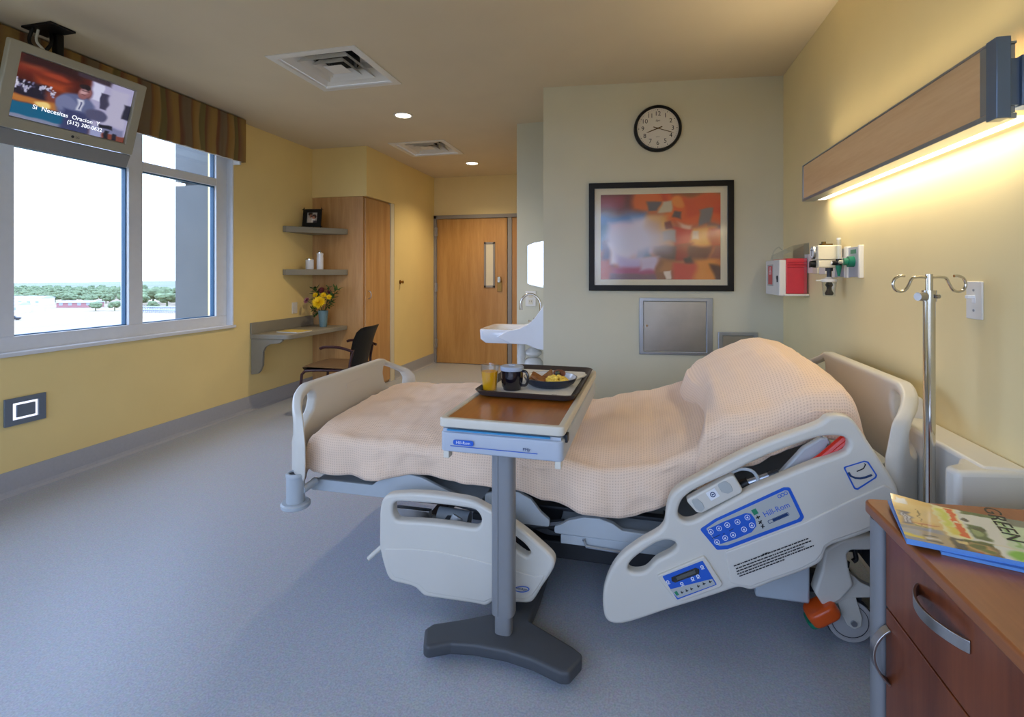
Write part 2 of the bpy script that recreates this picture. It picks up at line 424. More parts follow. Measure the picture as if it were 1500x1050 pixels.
def light(name, parent, loc, kind, energy, col, rot=(0, 0, 0), **kw):
    l = bpy.data.lights.new(name, kind); l.energy = energy; l.color = col
    for k, v in kw.items(): setattr(l, k, v)
    o = bpy.data.objects.new(name, l); COL.objects.link(o)
    if parent is not None:
        o.parent = parent; o.location = WM[parent.name].inverted() @ Vector(loc)
    else: o.location = loc
    o.rotation_euler = rot
    return o
def frame(o, X, Y):
    X = Vector(X).normalized(); Y = Vector(Y).normalized(); Z = X.cross(Y)
    return Matrix(((X.x, Y.x, Z.x, o[0]), (X.y, Y.y, Z.y, o[1]), (X.z, Y.z, Z.z, o[2]), (0, 0, 0, 1)))
UP = (0, 0, 1)
XL, XR, ZC = -3.61, 1.02, 2.74
A0 = Vector((-.697, 3.833, 0)); A1 = Vector((1.02, 4.017, 0)); EX = (A1-A0).normalized()
ACC = frame(A0, EX, UP)                       # accent wall: (along, up, out into the room)
RW = frame((XR, 0, 0), (0, -1, 0), UP)        # right wall: (-y, up, out)
LW = frame((XL, 0, 0), (0, 1, 0), UP)         # left wall: (y, up, out)
def FY(y): return frame((0, y, 0), (1, 0, 0), UP)

def paint(base, ops, seed=0, grain=.0, gs=8):
    def f(u, v):
        c = Vector(base)
        du = noise.noise(Vector((u*gs, v*gs, seed)))*grain; dv = noise.noise(Vector((u*gs, v*gs, seed+9)))*grain
        for op in ops:
            k, x0, y0, x1, y1, col, s = op
            if k == 'r':
                uu, vv = u+du, v+dv; s = max(s, 1e-4)
                a = min((uu-x0)/s, (x1-uu)/s, (vv-y0)/s, (y1-vv)/s)+.5
            else:
                s = max(s, 1e-4); d = math.hypot((u+du-x0)/x1, (v+dv-y0)/y1); a = (1-d)/s+.5
            a = max(0, min(1, a)); a = a*a*(3-2*a)
            if a > 0: c = c.lerp(Vector(col), a)
        return lin(tuple(max(0, min(1, x/255)) for x in c))
    return f
def picture(name, mx, w, h, nx, ny, fn, m, parent, label=None, curl=None):
    mb = MB(mx); vs = []; fs = []; cols = []
    for j in range(ny+1):
        for i in range(nx+1):
            u, v = i/nx, j/ny
            vs.append((u*w, v*h, curl(u, v) if curl else 0)); cols.append(fn(u, v))
    for j in range(ny):
        for i in range(nx):
            a = j*(nx+1)+i; fs.append((a, a+1, a+nx+2, a+nx+1))
    mb.add(vs, fs); o = part(name, mb, m, parent, label=label)
    at = o.data.color_attributes.new('Col', 'FLOAT_COLOR', 'POINT')
    at.data.foreach_set('color', [x for c in cols for x in (*c, 1)])
    return o
# ================================================================== THE ROOM
def cells(mb, x0, y0, x1, y1, z0, z1, holes):
    xs = sorted({x0, x1, *[h[0] for h in holes], *[h[2] for h in holes]}); ys = sorted({y0, y1, *[h[1] for h in holes], *[h[3] for h in holes]})
    for a, b in zip(xs, xs[1:]):
        for c, d in zip(ys, ys[1:]):
            mx, my = (a+b)/2, (c+d)/2
            if not any(h[0] < mx < h[2] and h[1] < my < h[3] for h in holes): mb.box(a, c, z0, b, d, z1)
    return mb
YB, YD = -1.2, 7.06
D1 = (-2.365, 2.84, -1.71, 3.50); D2 = (-2.64, 5.06, -1.99, 5.71)
struct('floor', MB().box(XL-.3, YB-.2, -.12, XR+.3, YD+.3, 0), M['floor'])
def inset(d, k): return (d[0]+k, d[1]+k, d[2]-k, d[3]-k)
struct('ceiling', cells(MB(), XL-.3, YB-.2, XR+.3, YD+.3, ZC, ZC+.14, [inset(D1, .045), inset(D2, .045)]), M['ceiling'])
WY0, WY1, WZ0, WZ1 = .52, 3.93, .835, 2.46
struct('wall_left', cells(MB(LW), YB-.2, 0, YD+.3, ZC, -.28, 0, [(WY0, WZ0, WY1, WZ1)]), M['wall_yellow'])
struct('wall_right', MB().box(XR, YB-.2, 0, XR+.2, 4.7, ZC), M['wall_cream'])
RW0, RW1, RZ0, RZ1 = -3.3, .85, .55, 2.5
RR = frame((0, YB, 0), (-1, 0, 0), UP)        # rear wall: (-x, up, into the room)
struct('wall_rear', cells(MB(RR), -XR, 0, -XL, ZC, -.2, 0, [(-RW1, RZ0, -RW0, RZ1)]), M['wall_yellow'])
struct('wall_accent', MB().prism([(A0.x, A0.y), (A1.x, A1.y), (1.21, 4.035), (1.21, 4.70), (-.70, 4.70)], 0, ZC), M['wall_green'])
struct('wall_bathroom', MB().box(-1.11, 4.70, 0, 1.2, YD+.2, ZC), M['wall_green'])
struct('wall_closet', MB().box(XL, 5.10, 2.185, -2.92, 5.79, ZC).box(XL, 5.79, 0, -2.93, YD+.2, ZC), M['wall_yellow'])
struct('wall_hall', MB().box(-2.93, YD, 2.18, -1.11, YD+.2, ZC).box(-2.93, YD+.12, 0, -1.11, YD+.2, 2.18), M['wall_cream'])
# coved vinyl base
def base(name, pts, h=.145):
    mb = MB()
    for (a, b) in zip(pts, pts[1:]):
        a = Vector((*a, 0)); b = Vector((*b, 0)); d = (b-a).normalized(); n = Vector((-d.y, d.x, 0))
        prof = [(0, h), (.006, h), (.007, .03), (.012, .012), (.03, .002), (.03, 0), (0, 0)]
        mb.loft([[a+n*x+Vector((0, 0, z)) for x, z in prof], [b+n*x+Vector((0, 0, z)) for x, z in prof]])
    struct(name, mb, M['base_vinyl'])
base('baseboard_left', [(XL, 5.10), (XL, YB)])
base('baseboard_hall', [(-2.93, YD), (-2.93, 5.79)])
base('baseboard_accent', [(A1.x, A1.y), (A0.x, A0.y)])
base('baseboard_bathroom', [(-.70, 4.70), (-1.11, 4.70), (-1.11, YD)])
base('baseboard_right', [(XR, YB), (XR, 4.0)])
base('baseboard_rear', [(XL, YB), (XR, YB)])

# windows
def window(name, mx, x0, x1, z0, z1, panes_x, rails, depth, fw=.045):
    f = MB(mx)
    z = -depth
    f.box(x0, z0, z-.05, x1, z0+.10, z+.03); f.box(x0, z1-.05, z-.05, x1, z1, z+.03)
    xs = sorted(panes_x); edges = [x0]+[e for p in xs for e in p]+[x1]
    for a, b in zip(edges[::2], edges[1::2]): f.box(a, z0+.10, z-.05, b, z1-.05, z+.03)
    for r0, r1 in rails:
        for a, b in xs: f.box(a, r0, z-.05, b, r1, z+.03)
    root = struct(name, f, M['white_trim'], bevel=.004)
    c = MB(mx)                                   # reveal lining and sill casing
    c.box(x0-.015, z0-.012, -depth, x1+.015, z0+.012, .022); c.box(x1-.012, z0, -depth, x1+.004, z1, .004); c.box(x0-.004, z0, -depth, x0+.012, z1, .004); c.box(x0, z1-.01, -depth, x1, z1+.004, .004)
    part('window_casing', c, M['white_trim'], root, bevel=.003)
    zz = [z0+.10]+[e for r in rails for e in r]+[z1-.05]
    for a, b in xs:
        for c0, c1 in zip(zz[::2], zz[1::2]):
            g = MB(mx).box(a-.004, c0-.004, z-.012, b+.004, c1+.004, z-.006)
            p = part('window_pane', g, M['pane'], root)
            k = MB(mx)
            for q in ((a, c0, a+.008, c1), (b-.008, c0, b, c1), (a, c0, b, c0+.006), (a, c1-.008, b, c1)): k.box(q[0], q[1], z-.03, q[2], q[3], z+.006)
            part('gasket', k, M['gasket'], p)
    return root
M['gasket'] = mat('gasket', rgb(20, 78, 112), .5, var=.02)
window('window_1', LW, WY0, WY1, WZ0, WZ1, [(3.10, 3.80), (2.275, 2.99), (1.45, 2.165), (.625, 1.34)], [(2.103, 2.172)], .09)
window('window_2', RR, -RW1, -RW0, RZ0, RZ1, [(-.76, -.07), (.04, .82), (.93, 1.71), (1.82, 2.5), (2.61, 3.2)], [(2.1, 2.17)], .09)

# hall door, frame and the narrow inactive leaf
def hall_door():
    F = FY(YD-.002)
    root = struct('door_1', MB(F).box(-2.884, .006, -.045, -1.812, 2.126, 0), M['wood_door'], bevel=.003)
    v = MB(F)
    x0, x1, z0, z1 = -2.154, -1.989, 1.121, 1.778
    for q in ((x0, z0, x0+.03, z1), (x1-.03, z0, x1, z1), (x0, z0, x1, z0+.03), (x0, z1-.03, x1, z1)): v.box(q[0], q[1], -.0, q[2], q[3], .012)
    fr = part('vision_frame', v, M['grey_frame'], root, bevel=.003)
    part('vision_glass', MB(F).box(x0+.028, z0+.028, .001, x1-.028, z1-.028, .004), M['cream_pl'], fr)
    h = MB(F).box(-1.955, 1.064, 0, -1.885, 1.215, .014)
    pl = part('latch_plate', h, M['brass'], root, bevel=.004)
    part('latch_paddle', MB(F).box(-1.945, 1.19, .012, -1.895, 1.28, .05), M['chrome'], pl, bevel=.008)
    t = struct('trim_1', MB(F).box(-2.94, 0, -.1, -2.886, 2.18, .02).box(-2.94, 2.128, -.1, -1.112, 2.18, .02), M['grey_frame'], bevel=.003)
    for z in (1.94, 1.12, .295):
        part('hinge', MB(F).box(-2.915, z-.062, .012, -2.868, z+.062, .024).cyl((-2.89, z-.066, .028), (-2.89, z+.066, .028), .011, n=10), M['steel'], root)
    l = struct('door_2', MB(F).box(-1.738, .006, -.045, -1.20, 2.126, 0), M['wood_door'], bevel=.003)
    part('astragal', MB(F).box(-1.80, .006, -.01, -1.738, 2.126, .014), M['grey_frame'], l, bevel=.003)
hall_door()

# ================================================================== CEILING
def diffuser(d, label):
    cx, cy = (d[0]+d[2])/2, (d[1]+d[3])/2; H = (d[2]-d[0])/2
    t = thing('ceiling_diffuser', label, 'air vent', (cx, cy, ZC), 0)
    def sq(h, z): return [Vector((cx-h, cy-h, z)), Vector((cx+h, cy-h, z)), Vector((cx+h, cy+h, z)), Vector((cx-h, cy+h, z))]
    part('flange', MB().loft([sq(H, ZC), sq(H, ZC-.006), sq(H-.012, ZC-.010), sq(H-.05, ZC-.008), sq(H-.055, ZC+.01)], cap=False), M['white_pl'], t)
    part('plenum', MB().loft([sq(H-.055, ZC+.006), sq(H-.15, ZC+.075), sq(H-.152, ZC+.118)], cap=False).loft([sq(H-.152, ZC+.118), sq(.01, ZC+.12)], cap=False), M['white_pl'], t)
    n = part('duct', MB().cyl((cx-.02, cy+.03, ZC+.080), (cx-.02, cy+.03, ZC+.117), H*.46, n=28), M['duct'], t)
    for h0, z0, h1, z1 in ((.192, .004, .150, .052), (.122, .004, .088, .046)):
        part('louvre', MB().loft([sq(h0, ZC+z0), sq(h1, ZC+z1), sq(h1-.004, ZC+z1), sq(h0-.006, ZC+z0)], cap=False), M['white_pl'], t)
    part('core_plate', MB().loft([sq(.070, ZC+.006), sq(.03, ZC+.012), sq(.02, ZC+.03)], cap=True), M['white_pl'], t)
    for sx in (-1, 1): part('bracket', MB().box(cx+sx*.10-.006, cy+.05, ZC+.03, cx+sx*.10+.006, cy+.07, ZC+.11), M['steel'], t)
diffuser(D1, 'square white ceiling air diffuser nearest the television')
diffuser(D2, 'square white ceiling air diffuser in front of the closet soffit')
def downlight(c, r, label):
    t = thing('downlight', label, 'recessed light', (c[0], c[1], ZC), 0)
    part('trim_ring', MB().lathe([(r-.002, -.001), (r+.014, -.001), (r+.013, -.006), (r, -.008), (r-.006, -.004)], (c[0], c[1], ZC), 32), M['white_pl'], t)
    part('lens', MB().cyl((c[0], c[1], ZC-.0045), (c[0], c[1], ZC-.002), r-.004, n=32), M['lamp'], t)
    light('bulb', t, (c[0], c[1], ZC-.02), 'SPOT', 36, (1, .78, .5), spot_size=2.3, spot_blend=.8, shadow_soft_size=.07)
downlight((-2.04, 4.20), .072, 'round recessed ceiling light between the two air diffusers')
downlight((-2.06, 6.22), .075, 'round recessed ceiling light nearest the wooden hall door')

# ================================================================== WINDOW WALL
def valance():
    mb = MB(); n = 260; y0, y1 = .30, 3.955
    rows = []
    for z in (2.338, 2.345, 2.45, 2.56, 2.66, 2.728):
        r = []
        for i in range(n+1):
            y = y0+(y1-y0)*i/n
            k = .006*math.sin(y*2*PI/.15+.6*math.sin(z*9))+.003*math.sin(y*2*PI/.061)
            r.append(Vector((-3.495+k*(1.2-.8*(z-2.33)/.4), y, z)))
        rows.append(r)
    back = [[p+Vector((-.012, 0, 0)) for p in r] for r in rows]
    for R, fl in ((rows, 0), (back, 1)):
        mb.loft(R, closed_ring=False, cap=False)
    mb.loft([rows[0], back[0]], False, False); mb.loft([rows[-1], back[-1]], False, False)
    for ya, yb in ((y0, y0+.012), (y1-.012, y1)): mb.box(-3.607, ya, 2.338, -3.495, yb, 2.728)
    mb.box(-3.607, y0, 2.716, -3.495, y1, 2.728)
    solo('window_valance', mb, M['valance'], 'gathered fabric valance with wavy tan brown and olive stripes above the window', 'valance')
valance()
sh = thing('roller_shade', 'white end of the rolled window shade under the striped valance', 'window shade', (-3.555, 2.25, 2.36))
part('roller', MB().cyl((-3.56, .6, 2.375), (-3.56, 3.925, 2.375), .028, n=18), M['white_pl'], sh)
part('end_bracket', MB().box(-3.606, 3.920, 2.315, -3.53, 3.941, 2.41), M['white_pl'], sh, bevel=.004)

# ---- television on its ceiling mount
P = (-3.19, 2.288, 2.322); yw, tl = 1.522, .297
tr = Vector((math.cos(yw), math.sin(yw), 0)); tn = Vector((math.sin(yw), -math.cos(yw), 0))
tu = Vector((0, 0, 1))*math.cos(tl)+tn*math.sin(tl)
TV = frame(P, tr, tu)
tv = thing('television', 'flat-screen television showing a man in a grey suit, hung from ceiling by the window', 'television', P)
W2, H2 = .30, .169
b = MB(TV).curve([rrect(-.362, -.235, .362, .222, .012), rrect(-W2-.004, -H2-.004, W2+.004, H2+.004, .004)[::-1]], .012, .006, -.004)
part('bezel', b, M['tv_shell'], tv)
part('back_shell', MB(TV).loft([[Vector(p+(z,)) for p in rrect(-.355*k, -.225*k, .355*k, .215*k, .02)] for z, k in ((-.02, 1), (-.05, .97), (-.085, .8))]), M['tv_shell'], tv)
part('mount_bracket', MB(TV).box(-.06, -.05, -.10, .06, .07, -.08), M['black'], tv, bevel=.003)
part('speaker_panel', MB(TV).curve([fillet([(-.362, -.325), (.352, -.325), (.362, -.238), (-.362, -.238)], .008)], .012, .005, -.014), M['tv_low'], tv)
rs = random.Random(21)
sky_line = [(rs.choice([.0, .03, .06, .09, .12, .19, .22, .25, .28])+rs.uniform(-.01, .02), rs.uniform(.42, .58), rs.uniform(.008, .025), rs.uniform(.015, .06), rs.choice([(186, 184, 210), (150, 148, 182), (60, 54, 78), (206, 204, 224), (110, 106, 140)])) for _ in range(46)]
tv_ops = [('r', -.1, .55, .62, 1.1, (70, 22, 20), .25), ('r', -.1, .72, .42, 1.1, (118, 42, 30), .2), ('e', .12, .88, .12, .06, (160, 70, 44), .9), ('e', .30, .80, .10, .05, (150, 58, 36), .9), ('r', .0, .86, .5, 1.1, (44, 20, 24), .12), ('r', .16, .58, .40, .70, (160, 66, 34), .14),
          ('r', -.1, .36, .24, .60, (30, 26, 44), .06), *[('r', x_, y_, x_+w_, y_+h_, c_, .008) for x_, y_, w_, h_, c_ in sky_line],
          ('r', -.1, .26, .44, .36, (176, 112, 56), .05), ('e', .24, .29, .06, .05, (240, 208, 130), .6),
          ('r', .60, .1, 1.1, 1.1, (168, 164, 198), .04), ('r', .62, .62, .72, .92, (206, 206, 232), .02), ('r', .7, .5, .78, .78, (60, 58, 84), .02), ('r', .78, .25, .97, .9, (178, 174, 200), .05),
          ('r', .94, .42, 1.1, .70, (40, 40, 60), .03), ('r', .46, .93, .78, 1.1, (58, 46, 58), .04),
          ('r', -.1, .04, .60, .25, (16, 92, 128), .03), ('r', -.1, -.1, .52, .055, (126, 132, 160), .03),
          ('e', .50, .40, .17, .24, (92, 100, 140), .25), ('e', .41, .42, .09, .13, (112, 118, 156), .3), ('r', .40, -.1, .66, .34, (56, 62, 104), .06), ('e', .70, .36, .10, .10, (78, 78, 110), .4),
          ('r', .505, .36, .555, .56, (206, 208, 226), .03), ('e', .54, .62, .02, .03, (206, 180, 180), .4), ('e', .545, .69, .050, .115, (140, 92, 96), .3), ('e', .545, .785, .052, .05, (30, 22, 30), .35), ('e', .535, .70, .028, .05, (196, 152, 156), .9), ('r', .515, .715, .575, .728, (60, 36, 44), .012), ('r', .528, .645, .562, .655, (92, 46, 54), .01), ('r', .525, .38, .538, .52, (60, 66, 110), .012),
          ('r', .66, -.1, .78, .18, (150, 156, 196), .03), ('r', .72, .10, .98, .22, (120, 122, 158), .04), ('r', .8, -.1, .84, .14, (22, 24, 40), .02), ('r', .88, -.1, .92, .12, (24, 26, 44), .02), ('r', .74, .17, .86, .23, (26, 26, 44), .02)]
M['screen'] = attr_mat('tv_screen', .36, .25)
SCM = TV @ Matrix.Translation((-W2, -H2, -.004))
scr = picture('screen', SCM, 2*W2, 2*H2, 150, 86, paint((120, 60, 50), tv_ops, 3, .02, 9), M['screen'], tv)
M['caption'] = emit('caption_white', (.85, .88, .95), .5)
part('caption', MB(TV).text('Si  Necesitas  Oracion  Y', .034, -.205, -.093, -.002, -.0, 'LEFT', .0003), M['caption'], scr)
part('phone_caption', MB(TV).text('(512) 380-0622', .031, -.03, -.126, -.002, 0, 'LEFT', .0003), M['caption'], scr)
lg = part('logo', MB(TV).text('LG', .017, .02, -.203, .0145, 0, 'LEFT').lathe([(.0001, 0), (.008, 0), (.008, .001), (.0001, .001)], (.004, -.203, .0145), 16), M['dark_metal'], tv)
mt = thing('ceiling_tv_mount', 'black ceiling plate and pole carrying the television by the window', 'bracket', (-3.33, 2.26, 2.735))
part('plate', MB().box(-3.435, 2.16, 2.728, -3.21, 2.295, 2.7395), M['black'], mt, bevel=.002)
part('pole', MB().box(-3.352, 2.262, 2.40, -3.312, 2.302, 2.73), M['black'], mt, bevel=.003)
part('arm', MB().box(-3.352, 2.25, 2.33, -3.252, 2.315, 2.41), M['black'], mt, bevel=.003)
part('cable', MB().tube(spl([(-3.37, 2.205, 2.728), (-3.375, 2.20, 2.66), (-3.34, 2.22, 2.60), (-3.33, 2.235, 2.5), (-3.30, 2.24, 2.42)]), .007), M['white_pl'], mt, label='white cable')
part('cable', MB().tube(spl([(-3.385, 2.185, 2.728), (-3.40, 2.18, 2.65), (-3.36, 2.21, 2.58), (-3.34, 2.23, 2.5), (-3.31, 2.235, 2.42)]), .009), M['black'], mt, label='black cable')
part('cable', MB().tube(spl([(-3.34, 2.25, 2.728), (-3.33, 2.245, 2.66), (-3.35, 2.225, 2.6), (-3.345, 2.22, 2.52), (-3.31, 2.23, 2.42)]), .010), M['black'], mt, label='black cable')

# ---- recessed night light low on the wall
nl = thing('night_light', 'square grey-blue recessed night light glowing low on the yellow wall', 'night light', (XL, 2.29, .41))
M['night_frame'] = mat('night_plate', rgb(112, 124, 140), .45, .2, var=.02)
part('plate', MB(LW).curve([rrect(2.181, .411, 2.397, .574, .004), rrect(2.222, .442, 2.356, .543, .003)[::-1]], .004, .002, .008), M['night_frame'], nl)
part('glow_lens', MB(LW).box(2.215, .436, .001, 2.362, .549, .003), M['night'], nl)
part('baffle', MB(LW).box(2.240, .456, .006, 2.338, .530, .016), M['night_frame'], nl, bevel=.003)

# ================================================================== DESK CORNER
def corner_shelf(z, label):
    p = [(XL+.002, 4.602), (XL+.04, 4.60), (-3.155, 5.06), (-3.15, 5.098), (XL+.002, 5.098)]
    solo('corner_shelf', MB().prism(p, z, z+.062), M['grey_lam'], label, 'shelf', 'corner shelves over the desk', bevel=.003)
corner_shelf(1.757, 'upper grey triangular corner shelf holding the black photo frame')
corner_shelf(1.303, 'lower grey triangular corner shelf holding two white containers')
def desk():
    t = thing('desk', 'grey laminate wall desk with a curved bracket below the corner shelves', 'desk', (-3.4, 4.6, 0))
    p = fillet([(XL+.001, 4.137, 0), (-3.19, 4.137, .09), (-3.15, 5.098, .02), (XL+.001, 5.098, 0)], 0, 7)
    part('top', MB().prism(p, .695, .738), M['grey_lam'], t, bevel=.004)
    part('backsplash', MB().box(XL+.001, 4.137, .738, XL+.022, 5.098, .845), M['grey_lam'], t, bevel=.003)
    F = FY(4.165)
    br = [(XL+.002, .694), (-3.255, .694), (-3.265, .672), (-3.30, .656), (-3.40, .645), (-3.45, .615), (-3.475, .57), (-3.48, .44), (-3.505, .385), (-3.53, .36), (XL+.002, .345)]
    part('bracket', MB(F).prism(fillet(br, .012), -.012, .016), M['grey_lam'], t, bevel=.003)
desk()
solo('wall_outlet', MB(LW).box(4.747, .889, 0, 4.83, 1.008, .008).box(4.770, .905, .008, 4.806, .94, .011).box(4.770, .955, .008, 4.806, .99, .011), M['white_pl'], 'white wall outlet plate above the grey desk by the flowers', 'outlet', bevel=.002)
# loose papers on the desk
pz = .7385
pc = at_z(437, 487, .74)
pp = thing('notepad', 'thin yellow-edged magazine lying flat on the grey desk', 'magazine', (-3.33, 4.42, .739))
M['mag_yellow'] = mat('cover_yellow', rgb(206, 184, 96), .4, var=.1, scale=14)
part('pages', MB(Matrix.Translation((-3.33, 4.42, 0)) @ Matrix.Rotation(-.12, 4, 'Z')).box(-.13, -.10, .7385, .13, .10, .746), M['paper'], pp)
part('cover', MB(Matrix.Translation((-3.33, 4.42, 0)) @ Matrix.Rotation(-.12, 4, 'Z')).box(-.132, -.102, .746, .132, .102, .7475), M['mag_yellow'], pp)
# photo frame
pf = at_y(456, 331, 4.86); zt = 1.8255
pm = Matrix.Translation((-3.455, 4.87, zt)) @ Matrix.Rotation(.17, 4, 'Z') @ Matrix.Rotation(math.radians(90-9), 4, 'X')
ph = thing('photo_frame', 'black picture frame with a family portrait on the upper corner shelf', 'photo frame', (-3.455, 4.87, zt))
part('frame', MB(pm).curve([rrect(-.105, .004, .105, .205, .003), rrect(-.058, .05, .058, .165, .002)[::-1]], .008, .003, .0), M['black'], ph)
part('back_board', MB(pm).box(-.1, .006, -.012, .1, .2, -.004), M['black'], ph)
part('easel', MB().tube([(-3.47, 4.89, zt+.13), (-3.485, 4.95, zt+.005)], .008, n=6), M['black'], ph)
M['photo'] = attr_mat('photo_print', 0, .3)
fam = paint((176, 170, 160), [('e', .3, .84, .2, .16, (48, 26, 20), .3), ('e', .36, .66, .13, .14, (170, 112, 88), .3), ('r', .1, -.1, .5, .5, (200, 190, 180), .15), ('e', .68, .62, .2, .2, (58, 30, 24), .3), ('e', .62, .5, .13, .14, (190, 130, 104), .3), ('r', .45, -.1, .75, .4, (236, 232, 228), .12), ('r', .6, -.1, 1, .22, (60, 52, 60), .15)], 2, .04, 5)
picture('print', pm @ Matrix.Translation((-.06, .048, -.002)), .12, .119, 24, 24, fam, M['photo'], ph)
# containers on the lower shelf
zs = 1.3655
def canister(x, y, r, h, label, metal):
    t = thing('canister', label, 'container', (x, y, zs))
    if metal:
        part('body', MB().lathe([(r*.95, 0), (r, .006), (r, h*.6), (r*.92, h*.72), (r, h*.82), (r*.98, h*.86)], (x, y, zs), 24), M['white_gloss'], t)
        part('lid', MB().lathe([(r*1.02, h*.86), (r*1.02, h*.9), (r*.5, h*.93), (r*.22, h*.95), (r*.28, h), (.002, h+.004)], (x, y, zs), 24), M['chrome'], t)
    else:
        part('body', MB().lathe([(r*.93, 0), (r, .006), (r, h*.88)], (x, y, zs), 24), M['white_gloss'], t)
        part('lid', MB().lathe([(r*1.03, h*.88), (r*1.03, h*.97), (r*.9, h), (.002, h)], (x, y, zs), 24), M['chrome'], t)
canister(-3.47, 4.86, .043, .118, 'short white jar with a metal rim on the lower corner shelf', False)
canister(-3.38, 4.915, .036, .205, 'tall white jar with a knobbed metal lid on the lower corner shelf', True)
# vase with flowers
vx, vy, vz = -3.33, 4.90, .7388
vs = thing('vase', 'tapered grey-green vase full of flowers on the grey desk', 'vase', (vx, vy, vz))
part('body', MB().lathe([(.036, 0), (.038, .004), (.044, .07), (.050, .13), (.054, .178), (.050, .178), (.046, .13), (.04, .07), (.03, .02)], (vx, vy, vz), 28), M['vase'], vs)
def flower(name, label, cat, dx, dy, dz, r, m, kind, grp=None):
    top = Vector((vx+dx, vy+dy, vz+dz)); rnd = random.Random(int(dx*1000+dz*777))
    t = thing(name, label, cat, (vx+dx*.1, vy+dy*.1, vz+.03), 0, grp)
    foot = Vector((vx+dx*.12, vy+dy*.12, vz+.03)); lip = Vector((vx+max(-.03, min(.03, dx*.5)), vy+max(-.03, min(.03, dy*.5)), vz+.18))
    part('stem', MB().tube(spl([foot, lip, top]), .0025, n=6), M['leaf'], t)
    out = (top-Vector((vx, vy, vz+.15))).normalized(); out = (out+Vector((.15, -.9, .15))).normalized()
    a = out.orthogonal().normalized(); b = out.cross(a); mb = MB()
    if kind == 'mum':
        for ring, (cnt, lift, ln) in enumerate(((26, -.1, 1), (22, .25, .9), (18, .6, .75), (12, 1.0, .55), (6, 1.6, .35))):
            for i in range(cnt):
                th = 2*PI*(i+.5*ring)/cnt+rnd.uniform(-.08, .08); d = (a*math.cos(th)+b*math.sin(th)+out*lift).normalized()
                L = r*ln*rnd.uniform(.9, 1.08); sd = d.cross(out).normalized()*r*.09
                p0 = top+out*r*.1; p1 = p0+d*L*.6+out*r*.05; p2 = p0+d*L+out*r*.12
                k = out*r*.05
                mb.add([p0-sd*.5, p0+sd*.5, p1+sd, p2, p1-sd, p1+k], [(0, 1, 5), (1, 2, 5), (2, 3, 5), (3, 4, 5), (4, 0, 5), (0, 4, 3, 2, 1)])
        part('bloom', mb, m, t)
    elif kind == 'ball':
        part('bloom', MB().ball(top, r, 14, 9, jit=.18, rnd=rnd), m, t)
    else:
        for i in range(16):
            f = .35+.65*i/15; c = lip.lerp(top, f); th = i*2.4; d = (a*math.cos(th)+b*math.sin(th)+(top-lip).normalized()*.6).normalized()
            sd = d.cross(Vector((0, 0, 1))).normalized()*r*.28; L = r*rnd.uniform(.8, 1.2); up = d.cross(sd).normalized()*r*.05
            mb.add([c, c+d*L*.5+sd+up, c+d*L, c+d*L*.5-sd+up, c+d*L*.5-up], [(0, 1, 4), (1, 2, 4), (2, 3, 4), (3, 0, 4), (0, 3, 2, 1)])
        part('leaves', mb, m, t)
    return t
flower('chrysanthemum', 'largest yellow chrysanthemum at the front of the desk vase', 'flower', .0, -.07, .265, .085, M['yellow_petal'], 'mum')
flower('chrysanthemum', 'small yellow flower above and left of the largest chrysanthemum', 'flower', -.075, -.03, .345, .036, M['yellow_petal'], 'mum')
flower('chrysanthemum', 'small yellow flower above the middle of the largest chrysanthemum', 'flower', .025, -.03, .345, .038, M['yellow_petal'], 'mum')
flower('chrysanthemum', 'small yellow flower above and right of the largest chrysanthemum', 'flower', .10, -.04, .325, .036, M['yellow_petal'], 'mum')
flower('carnation', 'dark maroon flower at the top of the desk vase', 'flower', -.015, -.01, .40, .03, M['dark_petal'], 'ball')
flower('carnation', 'dark maroon flower nestled low between the yellow flowers', 'flower', .075, .0, .385, .022, M['dark_petal'], 'ball')
flower('lily', 'pinkish mauve flower leaning out left of the desk vase', 'flower', -.165, -.05, .285, .045, M['pink_petal'], 'mum')
for k, (dx, dy, dz, r, lb) in enumerate(((-.12, .02, .42, .08, 'leafy green sprig rising at the left of the desk bouquet'), (.04, .04, .44, .05, 'leafy green sprig rising at the middle of the desk bouquet'), (.165, .0, .42, .08, 'leafy green sprig rising at the right of the desk bouquet'),
                                (.13, -.03, .27, .05, 'leafy green sprig spreading low right of the desk vase'), (-.10, -.05, .20, .05, 'leafy green sprig drooping low left of the desk vase'), (-.09, -.03, .13, .04, 'green leaf hanging below the rim of the desk vase'))):
    flower('leaf_sprig', lb, 'foliage', dx, dy, dz, r, M['leaf'], 'leaf')
# wardrobe built into the closet bay
wd = thing('wardrobe', 'tall maple wardrobe built in under the yellow soffit', 'wardrobe', (-3.28, 5.45, 0))
part('carcass', MB().box(XL+.004, 5.102, .0, -2.965, 5.785, 2.183), M['wood_maple'], wd, bevel=.002)
wdd = part('door', MB().box(-2.964, 5.125, .235, -2.942, 5.695, 2.165), M['wood_maple'], wd, bevel=.002)
part('handle', MB().tube(spl([(-2.942, 5.175, 1.125), (-2.915, 5.175, 1.115), (-2.905, 5.175, 1.08), (-2.915, 5.175, 1.045), (-2.942, 5.175, 1.035)]), .005), M['steel'], wdd)
part('toe_drawer', MB().box(-2.964, 5.125, .03, -2.942, 5.695, .229), M['wood_maple'], wd, bevel=.002)
part('edge_trim', MB().box(-2.964, 5.702, 0, -2.932, 5.785, 2.183), M['cream_pl'], wd, bevel=.002)
solo('wall_stop', MB().lathe([(.026, 0), (.026, .005), (.012, .008), (.012, .03), (.018, .034), (.018, .046), (.002, .05)], (-2.93, 5.941, 1.214), 18, (1, 0, 0)), M['brass'], 'small round brass door stop on the yellow hall wall', 'door stop', loc=(-2.93, 5.941, 1.2))

